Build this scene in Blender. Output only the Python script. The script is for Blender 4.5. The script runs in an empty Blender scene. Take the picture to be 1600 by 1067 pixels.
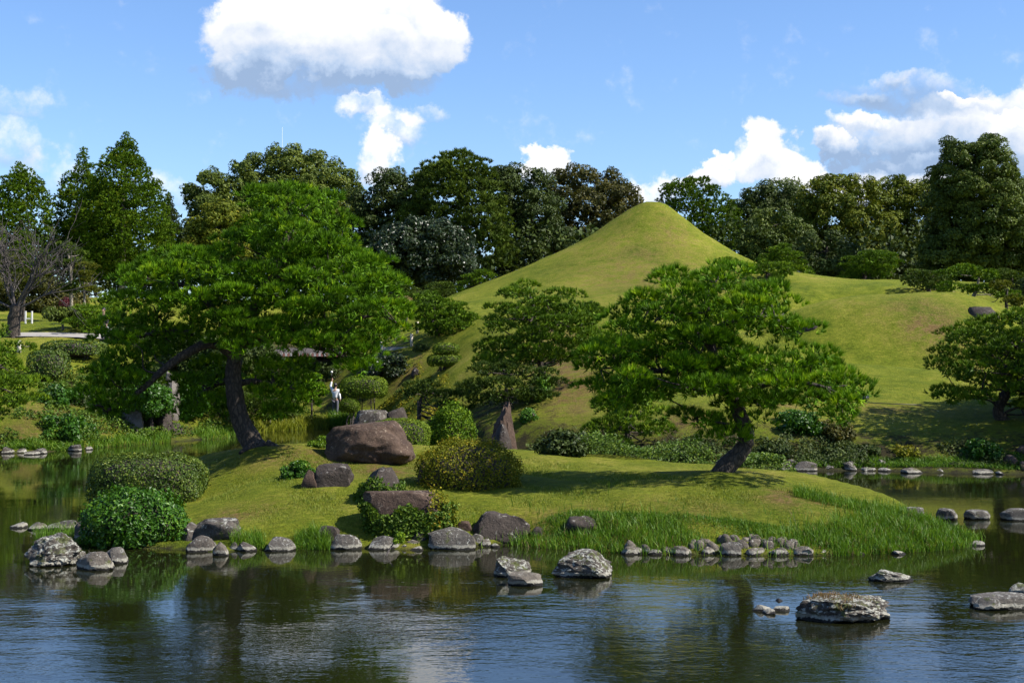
import bpy, bmesh, math, random, time
import numpy as np
from mathutils import Vector, Matrix, noise as mnoise
T0 = time.time()
RNG = np.random.default_rng(7)
random.seed(7)
scene = bpy.context.scene
C = scene.collection

# ------------------------------------------------------------ camera, world, sun, exposure
CAMZ = 3.95
FPX = 2222.0
TH = math.atan(21.5 / FPX)
cam_d = bpy.data.cameras.new("camera"); cam = bpy.data.objects.new("camera", cam_d); C.objects.link(cam)
cam.location = (0, 0, CAMZ); cam.rotation_euler = (math.pi / 2 + TH, 0, 0)
cam_d.sensor_width = 36.0; cam_d.lens = 50.0; cam_d.clip_start = 0.1; cam_d.clip_end = 6000
scene.camera = cam
scene.view_settings.view_transform = 'Standard'; scene.view_settings.look = 'None'
scene.view_settings.gamma = 1.0; scene.view_settings.use_curve_mapping = False
scene.view_settings.exposure = 0.92
scene.cycles.max_bounces = 6; scene.cycles.transparent_max_bounces = 4
scene.cycles.use_denoising = True

SUN = Vector((0.71, -0.16, 0.69)).normalized()
SUN_EL = math.asin(SUN.z); SUN_ROT = math.atan2(SUN.x, SUN.y)
sl = bpy.data.lights.new("sun", 'SUN'); sl.energy = 5.0; sl.angle = math.radians(0.5); sl.color = (1.0, 0.95, 0.86)
so = bpy.data.objects.new("sun", sl); C.objects.link(so)
so.rotation_euler = SUN.to_track_quat('Z', 'Y').to_euler(); so.location = (40, -10, 45)

def raydir(px, py):
    u = (px - 800.0) / FPX; v = (533.5 - py) / FPX
    y = math.cos(TH) - v * math.sin(TH); z = math.sin(TH) + v * math.cos(TH)
    return u / y, z / y                      # slopes per metre of forward distance
def W(px, py, d):
    u, v = raydir(px, py)
    return np.array([u * d, d, CAMZ + v * d])

def RD(d): return d if d is None else float(d * np.interp(d, [40, 50, 65, 88, 100, 106, 116, 140], [1, .976, .935, .885, .90, 1.04, 1.09, 1.13]))

class NT:
    """tiny node-graph helper"""
    def __init__(s, tree):
        s.t = tree; s.n = tree.nodes; s.l = tree.links
    def node(s, typ, **kw):
        n = s.n.new(typ)
        for k, v in kw.items():
            if k.startswith('i_'):
                n.inputs[k[2:].replace('_', ' ')].default_value = v
            else: setattr(n, k, v)
        return n
    def put(s, n, key, v):
        if v is None: return
        if hasattr(v, 'is_output') or isinstance(v, bpy.types.NodeSocket): s.l.new(v, n.inputs[key])
        else: n.inputs[key].default_value = v
    def math(s, op, a, b=0.0, c=None, clamp=False):
        n = s.n.new('ShaderNodeMath'); n.operation = op; n.use_clamp = clamp
        s.put(n, 0, a); s.put(n, 1, b)
        if c is not None: s.put(n, 2, c)
        return n.outputs[0]
    def mix(s, f, a, b, blend='MIX'):
        n = s.n.new('ShaderNodeMix'); n.data_type = 'RGBA'; n.blend_type = blend
        s.put(n, 0, f); s.put(n, 6, a); s.put(n, 7, b)
        return n.outputs[2]
    def noise(s, vec, scale, detail=4, rough=0.55, dist=0.0, out=0):
        n = s.n.new('ShaderNodeTexNoise'); n.inputs['Scale'].default_value = scale
        n.inputs['Detail'].default_value = detail; n.inputs['Roughness'].default_value = rough
        n.inputs['Distortion'].default_value = dist
        if vec is not None: s.l.new(vec, n.inputs['Vector'])
        return n.outputs[out]
    def ramp(s, f, stops):
        n = s.n.new('ShaderNodeValToRGB'); e = n.color_ramp.elements
        while len(e) < len(stops): e.new(0.5)
        for i, (p, c) in enumerate(stops):
            e[i].position = p; e[i].color = (c[0], c[1], c[2], 1) if len(c) == 3 else c
        s.put(n, 0, f); return n.outputs[0]
    def maprange(s, v, a, b, c=0.0, d=1.0, smooth=True):
        n = s.n.new('ShaderNodeMapRange'); n.interpolation_type = 'SMOOTHSTEP' if smooth else 'LINEAR'
        s.put(n, 0, v); s.put(n, 1, a); s.put(n, 2, b); s.put(n, 3, c); s.put(n, 4, d)
        return n.outputs[0]

def rgba(c): return (c[0], c[1], c[2], 1.0)

def build_world():
    w = bpy.data.worlds.new("World"); scene.world = w; w.use_nodes = True
    g = NT(w.node_tree); g.n.clear()
    out = g.n.new('ShaderNodeOutputWorld'); bg = g.n.new('ShaderNodeBackground')
    sky = g.n.new('ShaderNodeTexSky'); sky.sky_type = 'NISHITA'; sky.sun_disc = False
    sky.sun_elevation = SUN_EL; sky.sun_rotation = SUN_ROT
    sky.air_density = 1.0; sky.dust_density = 0.3; sky.ozone_density = 2.2; sky.altitude = 0
    STR = 0.062
    tc = g.n.new('ShaderNodeTexCoord'); D = tc.outputs['Generated']
    sep = g.n.new('ShaderNodeSeparateXYZ'); g.l.new(D, sep.inputs[0])
    dx, dy, dz = sep.outputs
    dyc = g.math('MAXIMUM', dy, 0.05)
    U = g.math('DIVIDE', dx, dyc); V = g.math('DIVIDE', dz, dyc)
    nz = g.n.new('ShaderNodeTexNoise'); nz.inputs['Scale'].default_value = 14; nz.inputs['Detail'].default_value = 7
    nz.inputs['Roughness'].default_value = 0.62; g.l.new(D, nz.inputs['Vector'])
    sn = g.n.new('ShaderNodeSeparateColor'); g.l.new(nz.outputs[1], sn.inputs[0])
    nf = g.noise(D, 45, 6, 0.6)
    n1 = g.math('SUBTRACT', sn.outputs[0], 0.5); n2 = g.math('SUBTRACT', sn.outputs[1], 0.5)
    Uw = g.math('MULTIPLY_ADD', n1, 0.095, U); Vw = g.math('MULTIPLY_ADD', n2, 0.075, V)
    # every cloud puff: centre and radii in the photograph's directions, weight
    puffs = [(395, 72, 78, 60, 1, .1), (470, 25, 100, 80, 1, .2), (600, 20, 110, 75, 1, .2), (695, 48, 50, 50, 1, .15), (570, 80, 150, 42, 1, 0), (420, 104, 90, 26, .8, -.3),
             (370, 120, 80, 18, .5, -1.0), (470, 134, 140, 22, .62, -1.1), (590, 122, 110, 20, .6, -1.0),
             (545, 168, 44, 18, .55, .1), (655, 172, 50, 20, .5, .1), (600, 200, 55, 32, .62, .1), (570, 245, 38, 36, .8, .2), (600, 280, 50, 26, .6, .1),
             (15, 172, 52, 30, .36, .1), (12, 240, 50, 36, .42, .1), (60, 290, 60, 34, .36, 0), (275, 305, 65, 30, .34, 0),
             (862, 254, 32, 17, 1, .3), (845, 280, 45, 20, 1, .2), (1018, 296, 36, 22, .7, .1), (1092, 262, 22, 15, 1, .2), (1085, 288, 36, 20, 1, .2),
             (1182, 225, 40, 27, 1, .3), (1168, 262, 54, 34, .95, .15), (1245, 290, 62, 24, .8, 0),
             (1320, 200, 50, 14, .75, .4), (1285, 240, 40, 20, .8, .2), (1370, 240, 110, 46, .75, -.75), (1480, 220, 110, 56, .8, -.6), (1430, 262, 90, 16, .5, .5),
             (1590, 205, 90, 60, .8, -.2), (1700, 240, 100, 70, .9, -.3), (1520, 154, 46, 10, .75, .6), (1585, 178, 36, 14, .8, .6), (1375, 125, 40, 18, .36, .1), (1430, 150, 130, 34, .50, -.9), (1330, 165, 60, 18, .35, -.6), (1590, 150, 60, 22, .45, -.7),
             (1400, 292, 220, 20, .85, .3), (680, 285, 50, 16, .35, 0)]
    dens = None; shade_num = None
    for (px, py, rx, ry, wt, tone) in puffs:
        cu, cv = raydir(px, py)
        a = g.math('DIVIDE', g.math('SUBTRACT', Uw, cu), rx / FPX)
        b = g.math('DIVIDE', g.math('SUBTRACT', Vw, cv), ry / FPX)
        r2 = g.math('ADD', g.math('MULTIPLY', a, a), g.math('MULTIPLY', b, b))
        f = g.math('MULTIPLY', g.math('SUBTRACT', 1.55, r2, clamp=True), wt)
        hb = g.math('MULTIPLY', f, g.math('ADD', b, tone))
        dens = f if dens is None else g.math('ADD', dens, f)
        shade_num = hb if shade_num is None else g.math('ADD', shade_num, hb)
    front = g.math('GREATER_THAN', dy, 0.3)
    dens = g.math('MULTIPLY', dens, front)
    # the same kind of cloud beyond the frame
    far = g.noise(D, 3.2, 6, 0.6)
    aU = g.math('ABSOLUTE', U)
    off = g.math('MAXIMUM', g.math('MAXIMUM', g.maprange(aU, 0.42, 0.6), g.maprange(V, 0.34, 0.5)), g.math('LESS_THAN', dy, 0.3))
    fd = g.math('MULTIPLY', g.maprange(far, 0.60, 0.74), off)
    fd = g.math('MULTIPLY', fd, 0.9)
    nm = g.math('MULTIPLY_ADD', g.math('SUBTRACT', nf, 0.5), 1.5, dens)
    alpha = g.maprange(nm, 0.10, 0.95)
    shp = g.math('DIVIDE', shade_num, g.math('MAXIMUM', dens, 0.15))
    big = g.noise(D, 9, 5, 0.55)
    sh = g.math('ADD', g.math('MULTIPLY_ADD', shp, 0.80, 0.74), g.math('MULTIPLY', g.math('SUBTRACT', big, 0.5), 1.5))
    sh = g.math('ADD', sh, g.math('MULTIPLY', g.math('SUBTRACT', nf, 0.5), 0.9))
    ccol = g.ramp(g.math('ADD', sh, 0, clamp=True), [(0.0, (0.187, 0.259, 0.382)), (0.3, (0.288, 0.360, 0.475)), (0.62, (0.446, 0.475, 0.526)), (1.0, (0.605, 0.601, 0.598))])
    skyc = g.mix(1.0, sky.outputs[0], (1.16, 1.34, 1.66, 1), 'MULTIPLY')
    hs = g.node('ShaderNodeHueSaturation'); hs.inputs['Saturation'].default_value = 1.02; hs.inputs['Value'].default_value = 1.0
    g.l.new(skyc, hs.inputs['Color'])
    csc = g.mix(1.0, ccol, (1 / STR, 1 / STR, 1 / STR, 1), 'MULTIPLY')
    alpha = g.math('MAXIMUM', alpha, fd)
    fin = g.mix(g.math('MULTIPLY', alpha, 0.96), hs.outputs[0], csc)
    below = g.math('GREATER_THAN', dz, 0.0)
    g.l.new(fin, bg.inputs[0]); bg.inputs[1].default_value = STR
    g.l.new(bg.outputs[0], out.inputs[0])
build_world()

# ------------------------------------------------------------ materials
def new_mat(name):
    m = bpy.data.materials.new(name); m.use_nodes = True
    g = NT(m.node_tree); g.n.clear()
    out = g.n.new('ShaderNodeOutputMaterial'); return m, g, out

def foliage_mat(name, c1, c2, c3, trans=0.28, rough=0.5, spec=0.25, yel=(1.25, 1.2, 0.5)):
    m, g, out = new_mat(name)
    at = g.node('ShaderNodeAttribute', attribute_name='tint')
    col = g.ramp(at.outputs['Fac'], [(0.0, c1), (0.55, c2), (1.0, c3)])
    p = g.n.new('ShaderNodeBsdfPrincipled'); g.l.new(col, p.inputs['Base Color'])
    p.inputs['Roughness'].default_value = rough; p.inputs['Specular IOR Level'].default_value = spec
    t = g.n.new('ShaderNodeBsdfTranslucent')
    g.l.new(g.mix(1.0, col, rgba(yel), 'MULTIPLY'), t.inputs[0])
    mx = g.n.new('ShaderNodeMixShader'); mx.inputs[0].default_value = trans
    g.l.new(p.outputs[0], mx.inputs[1]); g.l.new(t.outputs[0], mx.inputs[2]); g.l.new(mx.outputs[0], out.inputs[0])
    return m

def bark_mat(name, ca, cb, scale=14):
    m, g, out = new_mat(name)
    tc = g.n.new('ShaderNodeTexCoord'); mp = g.n.new('ShaderNodeMapping'); mp.inputs['Scale'].default_value = (1, 1, 0.45)
    g.l.new(tc.outputs['Object'], mp.inputs[0])
    vo = g.n.new('ShaderNodeTexVoronoi'); vo.feature = 'DISTANCE_TO_EDGE'; vo.inputs['Scale'].default_value = scale
    g.l.new(mp.outputs[0], vo.inputs['Vector'])
    nz = g.noise(mp.outputs[0], scale * .8, 7, 0.7)
    wv = g.n.new('ShaderNodeMix'); wv.data_type = 'RGBA'; wv.inputs[0].default_value = 0.12; g.l.new(mp.outputs[0], wv.inputs[6]); g.l.new(g.noise(mp.outputs[0], scale * .5, 4, .6, 0, 1), wv.inputs[7]); g.l.new(wv.outputs[2], vo.inputs['Vector'])
    f = g.math('MULTIPLY', g.maprange(vo.outputs[0], 0.0, 0.3, 0.35, 1.0), nz)
    col = g.ramp(f, [(0.1, ca), (0.6, cb)])
    p = g.n.new('ShaderNodeBsdfPrincipled'); g.l.new(col, p.inputs['Base Color']); p.inputs['Roughness'].default_value = 0.9
    b = g.n.new('ShaderNodeBump'); b.inputs['Distance'].default_value = 0.04; b.inputs['Strength'].default_value = 1.0
    g.l.new(f, b.inputs['Height']); g.l.new(b.outputs[0], p.inputs['Normal']); g.l.new(p.outputs[0], out.inputs[0])
    return m

def rock_mat(name, ca, cb, lichen=0.0, moss=0.0, water=False, lc=(0.5, 0.5, 0.44), scale=1.0, rough=0.85):
    m, g, out = new_mat(name)
    geo = g.n.new('ShaderNodeNewGeometry'); pos = geo.outputs['Position']
    n1 = g.noise(pos, 2.2 * scale, 7, 0.62, 0.4); n2 = g.noise(pos, 13 * scale, 6, 0.65); n3 = g.noise(pos, 60 * scale, 3, 0.6)
    f = g.math('ADD', g.math('MULTIPLY', n1, 0.6), g.math('MULTIPLY', n2, 0.4))
    col = g.ramp(f, [(0.36, ca), (0.62, cb)])
    col = g.mix(g.maprange(n3, 0.35, 0.75, 0.0, 0.55), col, rgba([x * 0.45 for x in ca]))
    if lichen:
        ln = g.noise(pos, 7.5 * scale, 8, 0.72, 0.8)
        sep = g.n.new('ShaderNodeSeparateXYZ'); g.l.new(geo.outputs['Normal'], sep.inputs[0])
        lf = g.math('ADD', ln, g.math('MULTIPLY', sep.outputs[2], 0.07))
        col = g.mix(g.maprange(lf, 0.66 - 0.16 * lichen, 0.70 - 0.12 * lichen), col, rgba(lc))
    if moss:
        mn = g.noise(pos, 3.1 * scale, 5, 0.6)
        col = g.mix(g.math('MULTIPLY', g.maprange(mn, 0.62 - 0.14 * moss, 0.70 - 0.1 * moss), 0.85), col, (0.065, 0.075, 0.016, 1))
    rg = rough
    if water:
        sp = g.n.new('ShaderNodeSeparateXYZ'); g.l.new(pos, sp.inputs[0])
        z = g.math('ADD', sp.outputs[2], g.math('MULTIPLY', g.math('SUBTRACT', g.math('ADD', n1, n2), 1.0), 0.11))
        band = g.math('MULTIPLY', g.maprange(z, 0.035, 0.05), g.maprange(z, 0.11, 0.08))
        col = g.mix(g.math('MULTIPLY', band, 0.6), col, (0.33, 0.31, 0.25, 1))
        wet = g.maprange(z, 0.045, 0.03)
        col = g.mix(wet, col, (0.012, 0.011, 0.009, 1))
    p = g.n.new('ShaderNodeBsdfPrincipled'); g.l.new(col, p.inputs['Base Color']); p.inputs['Roughness'].default_value = rg
    p.inputs['Specular IOR Level'].default_value = 0.25
    b = g.n.new('ShaderNodeBump'); b.inputs['Distance'].default_value = 0.06; b.inputs['Strength'].default_value = 0.9
    g.l.new(g.math('ADD', g.math('MULTIPLY', n2, 0.8), g.math('MULTIPLY', n3, 0.25)), b.inputs['Height'])
    g.l.new(b.outputs[0], p.inputs['Normal']); g.l.new(p.outputs[0], out.inputs[0])
    return m

def plain_mat(name, c, rough=0.7, var=0.25, scale=12, metal=0.0):
    m, g, out = new_mat(name)
    tc = g.n.new('ShaderNodeTexCoord'); nz = g.noise(tc.outputs['Object'], scale, 5, 0.6)
    col = g.mix(nz, rgba([x * (1 - var) for x in c]), rgba([min(1, x * (1 + var)) for x in c]))
    p = g.n.new('ShaderNodeBsdfPrincipled'); g.l.new(col, p.inputs['Base Color'])
    p.inputs['Roughness'].default_value = rough; p.inputs['Metallic'].default_value = metal
    g.l.new(p.outputs[0], out.inputs[0]); return m

def ground_mat():
    m, g, out = new_mat('lawn_and_bank')
    geo = g.n.new('ShaderNodeNewGeometry'); pos = geo.outputs['Position']
    mp = g.n.new('ShaderNodeMapping'); mp.inputs['Scale'].default_value = (1, 1.0, 1); g.l.new(pos, mp.inputs[0]); P = mp.outputs[0]
    a = g.noise(P, 0.16, 5, 0.6); b = g.noise(P, 1.3, 6, 0.65); c = g.noise(P, 9, 5, 0.7); d = g.noise(P, 55, 3, 0.75)
    mixv = g.math('ADD', g.math('ADD', g.math('MULTIPLY', a, 0.34), g.math('MULTIPLY', b, 0.26)), g.math('ADD', g.math('MULTIPLY', c, 0.22), g.math('MULTIPLY', d, 0.18)))
    col = g.ramp(mixv, [(0.40, (0.057, 0.087, 0.006)), (0.47, (0.114, 0.143, 0.009)), (0.535, (0.173, 0.188, 0.017)), (0.61, (0.274, 0.236, 0.051))])
    mp2 = g.n.new('ShaderNodeMapping'); mp2.inputs['Scale'].default_value = (0.5, 1.25, 1.25); g.l.new(pos, mp2.inputs[0])
    e1 = g.noise(mp2.outputs[0], 7, 3, 0.7); e2 = g.noise(mp2.outputs[0], 24, 3, 0.75)
    spk = g.math('MULTIPLY', g.maprange(e1, 0.3, 0.7, 0.74, 1.26, False), g.maprange(e2, 0.3, 0.7, 0.66, 1.34, False))
    cmb = g.n.new('ShaderNodeCombineColor')
    for q in range(3): g.l.new(spk, cmb.inputs[q])
    dry = g.node('ShaderNodeAttribute', attribute_name='dry')
    dn = g.math('MULTIPLY', dry.outputs['Fac'], g.maprange(g.math('ADD', b, g.math('MULTIPLY', c, 0.6)), 0.6, 1.0))
    dn = g.math('MULTIPLY', dn, 1.5, clamp=True)
    col = g.mix(dn, col, g.ramp(c, [(0.35, (0.094, 0.054, 0.018)), (0.65, (0.194, 0.130, 0.054))]))
    col = g.mix(1.0, col, cmb.outputs[0], 'MULTIPLY')
    soil_shade = g.node('ShaderNodeAttribute', attribute_name='soil_shade')  # dark soil, with bank shade put into the same colour
    sf = g.maprange(g.math('ADD', soil_shade.outputs['Fac'], g.math('MULTIPLY', g.math('SUBTRACT', g.math('MULTIPLY_ADD', b, 0.6, g.math('MULTIPLY', c, 0.4)), 0.5), 2.2)), 0.3, 0.75)
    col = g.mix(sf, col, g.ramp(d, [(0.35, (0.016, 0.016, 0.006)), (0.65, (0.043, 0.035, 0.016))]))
    tur = g.node('ShaderNodeAttribute', attribute_name='deep')
    col = g.mix(tur.outputs['Fac'], col, (0.03, 0.028, 0.015, 1))
    p = g.n.new('ShaderNodeBsdfPrincipled'); g.l.new(col, p.inputs['Base Color']); p.inputs['Roughness'].default_value = 0.95
    p.inputs['Specular IOR Level'].default_value = 0.1
    bp = g.n.new('ShaderNodeBump'); bp.inputs['Distance'].default_value = 0.12; bp.inputs['Strength'].default_value = 0.9
    g.l.new(g.math('ADD', g.math('MULTIPLY', c, 0.8), g.math('MULTIPLY', d, 0.6)), bp.inputs['Height'])
    g.l.new(bp.outputs[0], p.inputs['Normal']); g.l.new(p.outputs[0], out.inputs[0])
    return m

def water_mat():
    m, g, out = new_mat('pond_water')
    geo = g.n.new('ShaderNodeNewGeometry'); pos = geo.outputs['Position']
    mp = g.n.new('ShaderNodeMapping'); mp.inputs['Scale'].default_value = (0.8, 1.5, 1); g.l.new(pos, mp.inputs[0])
    mp.inputs['Rotation'].default_value = (0, 0, math.radians(8))
    P = mp.outputs[0]
    n1 = g.noise(P, 1.15, 3, 0.5, 0.3); n2 = g.noise(P, 3.6, 3, 0.55, 0.2); n3 = g.noise(P, 10.0, 2, 0.5)
    calm = g.node('ShaderNodeAttribute', attribute_name='ripple').outputs['Fac']
    pat = g.maprange(g.noise(P, 0.13, 3, 0.6), 0.35, 0.65, 0.30, 1.7)
    h = g.math('ADD', g.math('ADD', g.math('MULTIPLY', n1, 0.0058), g.math('MULTIPLY', n2, 0.0042)), g.math('MULTIPLY', n3, 0.0015))
    h = g.math('MULTIPLY', g.math('MULTIPLY', h, calm), pat)
    b = g.n.new('ShaderNodeBump'); b.inputs['Distance'].default_value = 1.0; b.inputs['Strength'].default_value = 1.0
    g.l.new(h, b.inputs['Height'])
    p = g.n.new('ShaderNodeBsdfPrincipled'); p.inputs['Base Color'].default_value = (0.009, 0.010, 0.003, 1)
    p.inputs['Roughness'].default_value = 0.02; p.inputs['IOR'].default_value = 1.52
    g.l.new(b.outputs[0], p.inputs['Normal']); g.l.new(p.outputs[0], out.inputs[0])
    return m

M = {}
M['ground'] = ground_mat(); M['water'] = water_mat()
M['pine'] = foliage_mat('black_pine_needles', (0.028, 0.066, 0.002), (0.089, 0.198, 0.003), (0.315, 0.441, 0.008), 0.14, 0.6, 0.12)
M['pine_mid'] = foliage_mat('garden_pine_needles', (0.029, 0.061, 0.004), (0.088, 0.161, 0.006), (0.237, 0.315, 0.013), 0.14, 0.6, 0.12)
M['pine_gold'] = foliage_mat('golden_pine_needles', (0.043, 0.061, 0.007), (0.115, 0.126, 0.012), (0.230, 0.202, 0.022), 0.22, 0.6, 0.12)
M['pine_far'] = foliage_mat('far_pine_needles', (0.022, 0.045, 0.005), (0.063, 0.097, 0.010), (0.153, 0.203, 0.021), 0.14, 0.6, 0.12)
M['cedar'] = foliage_mat('cedar_sprays', (0.028, 0.062, 0.003), (0.075, 0.134, 0.005), (0.164, 0.181, 0.010), 0.14, 0.7, 0.08)
M['broad'] = foliage_mat('olive_leaves', (0.037, 0.060, 0.009), (0.095, 0.129, 0.017), (0.197, 0.215, 0.032), 0.14, 0.55, 0.15)
M['ochre'] = foliage_mat('ochre_leaves', (0.042, 0.065, 0.006), (0.124, 0.150, 0.011), (0.268, 0.230, 0.019), 0.14, 0.6, 0.12)
M['dark'] = foliage_mat('dark_glossy_leaves', (0.011, 0.022, 0.006), (0.024, 0.041, 0.011), (0.060, 0.079, 0.023), 0.1, 0.38, 0.35)
M['deep'] = foliage_mat('deep_green_leaves', (0.020, 0.034, 0.007), (0.047, 0.070, 0.013), (0.092, 0.115, 0.022), 0.15, 0.55, 0.15)
M['bronze'] = foliage_mat('bronze_leaves', (0.021, 0.029, 0.006), (0.067, 0.066, 0.010), (0.143, 0.109, 0.016), 0.18, 0.55, 0.2)
M['box'] = foliage_mat('clipped_box_leaves', (0.036, 0.068, 0.005), (0.096, 0.148, 0.009), (0.200, 0.246, 0.020), 0.18, 0.6, 0.12)
M['hedge'] = foliage_mat('clipped_hedge_leaves', (0.026, 0.055, 0.005), (0.074, 0.115, 0.011), (0.186, 0.208, 0.029), 0.16, 0.5, 0.22)
M['camellia'] = foliage_mat('bright_shrub_leaves', (0.018, 0.057, 0.003), (0.045, 0.123, 0.006), (0.149, 0.256, 0.018), 0.22, 0.45, 0.25)
M['azalea'] = foliage_mat('azalea_leaves', (0.063, 0.081, 0.004), (0.167, 0.167, 0.009), (0.309, 0.200, 0.015), 0.2, 0.6, 0.12)
M['creeper'] = foliage_mat('creeper_leaves', (0.024, 0.052, 0.005), (0.064, 0.116, 0.009), (0.151, 0.207, 0.020), 0.22, 0.5, 0.15)
M['grass'] = foliage_mat('long_grass', (0.041, 0.091, 0.007), (0.087, 0.183, 0.010), (0.166, 0.238, 0.025), 0.35, 0.5)
M['turf'] = foliage_mat('turf_blades', (0.076, 0.117, 0.008), (0.145, 0.190, 0.015), (0.237, 0.242, 0.043), 0.3, 0.6)
M['reed'] = foliage_mat('yellow_reeds', (0.086, 0.122, 0.009), (0.187, 0.216, 0.014), (0.302, 0.288, 0.036), 0.35, 0.5)
M['straw'] = foliage_mat('dry_grass', (0.101, 0.061, 0.025), (0.202, 0.130, 0.058), (0.302, 0.230, 0.130), 0.3, 0.6)
M['lime'] = foliage_mat('lime_leaves', (0.086, 0.158, 0.011), (0.173, 0.274, 0.014), (0.302, 0.360, 0.029), 0.35, 0.45)
M['red'] = foliage_mat('maroon_leaves', (0.036, 0.006, 0.009), (0.079, 0.010, 0.014), (0.130, 0.022, 0.022), 0.25, 0.45)
M['core_shade_green'] = bark_mat('crown_shade_needles', (0.006, 0.012, 0.003), (0.022, 0.038, 0.008), 9)  # crown core colour with the inner shade put in; unused
M['core_shade_olive'] = bark_mat('crown_shade_leaves', (0.008, 0.013, 0.004), (0.028, 0.038, 0.010), 9)  # same for leafy crowns, shade in the colour; unused
M['twig'] = bark_mat('twig_bark', (0.020, 0.015, 0.010), (0.075, 0.058, 0.042), 30)
M['bark'] = bark_mat('dark_pine_bark', (0.010, 0.007, 0.005), (0.075, 0.055, 0.040), 12)
M['barkpale'] = bark_mat('pale_bark', (0.09, 0.075, 0.055), (0.30, 0.26, 0.20), 14)
M['barkgrey'] = bark_mat('grey_cherry_bark', (0.030, 0.024, 0.022), (0.13, 0.11, 0.10), 16)
M['rock_brown'] = rock_mat('brown_volcanic_rock', (0.034, 0.020, 0.014), (0.106, 0.068, 0.047), 0.25, 0.0, False, (0.170, 0.128, 0.093))
M['rock_dark'] = rock_mat('dark_grey_rock', (0.022, 0.017, 0.014), (0.072, 0.055, 0.044), 0.15, 0.0, False, (0.212, 0.196, 0.170))
M['rock_lichen'] = rock_mat('lichen_covered_rock', (0.038, 0.032, 0.025), (0.111, 0.093, 0.076), .72, 0.6, True, (0.306, 0.302, 0.255), 1.5)
M['rock_grey'] = rock_mat('grey_pond_rock', (0.043, 0.037, 0.031), (0.140, 0.123, 0.102), 0.4, 0.25, True, (0.272, 0.264, 0.230), 1.4)
M['rock_tan'] = rock_mat('tan_shore_stone', (0.060, 0.049, 0.038), (0.170, 0.145, 0.115), 0.25, 0.15, True, (0.289, 0.272, 0.230), 1.4)
M['rock_shore'] = rock_mat('dark_shore_stone', (0.030, 0.025, 0.021), (0.111, 0.093, 0.076), 0.35, 0.35, True, (0.306, 0.297, 0.255))
M['rock_pale'] = rock_mat('pale_standing_stone', (0.085, 0.072, 0.060), (0.204, 0.178, 0.153), 0.3, 0.2, False, (0.306, 0.289, 0.255))

# ------------------------------------------------------------ object helpers
def newobj(name, data): 
    o = bpy.data.objects.new(name, data); C.objects.link(o); return o
def info(o, label, cat=None, group=None, kind=None):
    if label: o['label'] = label
    if cat: o['category'] = cat
    if group: o['group'] = group
    if kind: o['kind'] = kind
    return o
def thing(name, label, cat, loc, group=None, kind=None):
    o = newobj(name, None); o.location = Vector([float(v) for v in loc]); o.empty_display_size = 0.2
    return info(o, label, cat, group, kind)
def mesh_np(name, V, Fc, mat, parent=None, tint=None, smooth=False, attrs=None, k=None):
    """V (n,3), Fc (m,k) -> object; world coordinates, re-based on the parent's location"""
    V = np.asarray(V, dtype=np.float32); Fc = np.asarray(Fc, dtype=np.int32)
    if parent is not None: V = V - np.array(parent.location, dtype=np.float32)
    me = bpy.data.meshes.new(name); kk = Fc.shape[1]
    me.vertices.add(len(V)); me.vertices.foreach_set('co', V.ravel())
    me.loops.add(Fc.size); me.loops.foreach_set('vertex_index', Fc.ravel())
    me.polygons.add(len(Fc)); me.polygons.foreach_set('loop_start', np.arange(0, Fc.size, kk, dtype=np.int32))
    me.polygons.foreach_set('use_smooth', np.full(len(Fc), smooth, dtype=bool))
    if tint is not None:
        a = me.attributes.new('tint', 'FLOAT', 'FACE'); a.data.foreach_set('value', np.asarray(tint, dtype=np.float32))
    if attrs:
        for kx, arr in attrs.items():
            a = me.attributes.new(kx, 'FLOAT', 'POINT'); a.data.foreach_set('value', np.asarray(arr, dtype=np.float32))
    me.update(calc_edges=True); me.materials.append(mat)
    o = newobj(name, me)
    if parent is not None: o.parent = parent
    return o

# ------------------------------------------------------------ terrain
def rbf_fit(P, z):
    P = np.array(P, float); z = np.array(z, float); n = len(P)
    s = 40.0; Q = P / s
    r = np.linalg.norm(Q[:, None] - Q[None], axis=2)
    K = np.where(r > 0, r * r * np.log(r + 1e-12), 0) + np.eye(n) * 1e-4
    A = np.zeros((n + 3, n + 3)); A[:n, :n] = K; A[:n, n] = 1; A[:n, n + 1:] = Q; A[n, :n] = 1; A[n + 1:, :n] = Q.T
    w = np.linalg.solve(A, np.concatenate([z, np.zeros(3)]))
    def f(x, y):
        sh = np.shape(x); q = np.stack([np.ravel(x), np.ravel(y)], 1) / s; out = np.empty(len(q))
        for i in range(0, len(q), 20000):
            b = q[i:i + 20000]; r = np.sqrt(((b[:, None] - Q[None]) ** 2).sum(2))
            out[i:i + 20000] = (r * r * np.log(r + 1e-12)) @ w[:n] + w[n] + b @ w[n + 1:]
        return out.reshape(sh)
    return f
def ss(x, a=0.0, b=1.0):
    t = np.clip((x - a) / (b - a), 0, 1); return t * t * (3 - 2 * t)
def poly_sd(P, poly):
    """signed distance of points (n,2) to polygon, positive inside"""
    P = np.asarray(P, float); poly = np.asarray(poly, float); out = np.full(len(P), 1e9); ins = np.zeros(len(P), bool)
    for i in range(len(poly)):
        a = poly[i]; b = poly[(i + 1) % len(poly)]; ab = b - a
        t = np.clip(((P - a) @ ab) / (ab @ ab + 1e-12), 0, 1)
        out = np.minimum(out, np.hypot(*(P - a - t[:, None] * ab).T))
        c = (a[1] > P[:, 1]) != (b[1] > P[:, 1])
        xi = (b[0] - a[0]) * (P[:, 1] - a[1]) / (b[1] - a[1] + 1e-12) + a[0]
        ins ^= c & (P[:, 0] < xi)
    return np.where(ins, out, -out)
def wd(py): return (CAMZ) / (-raydir(800, py)[1])     # distance at which this row meets the water
def wp(px, py, d=None):
    p = W(px, py, d if d else wd(py)); return (p[0], p[1])

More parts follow.
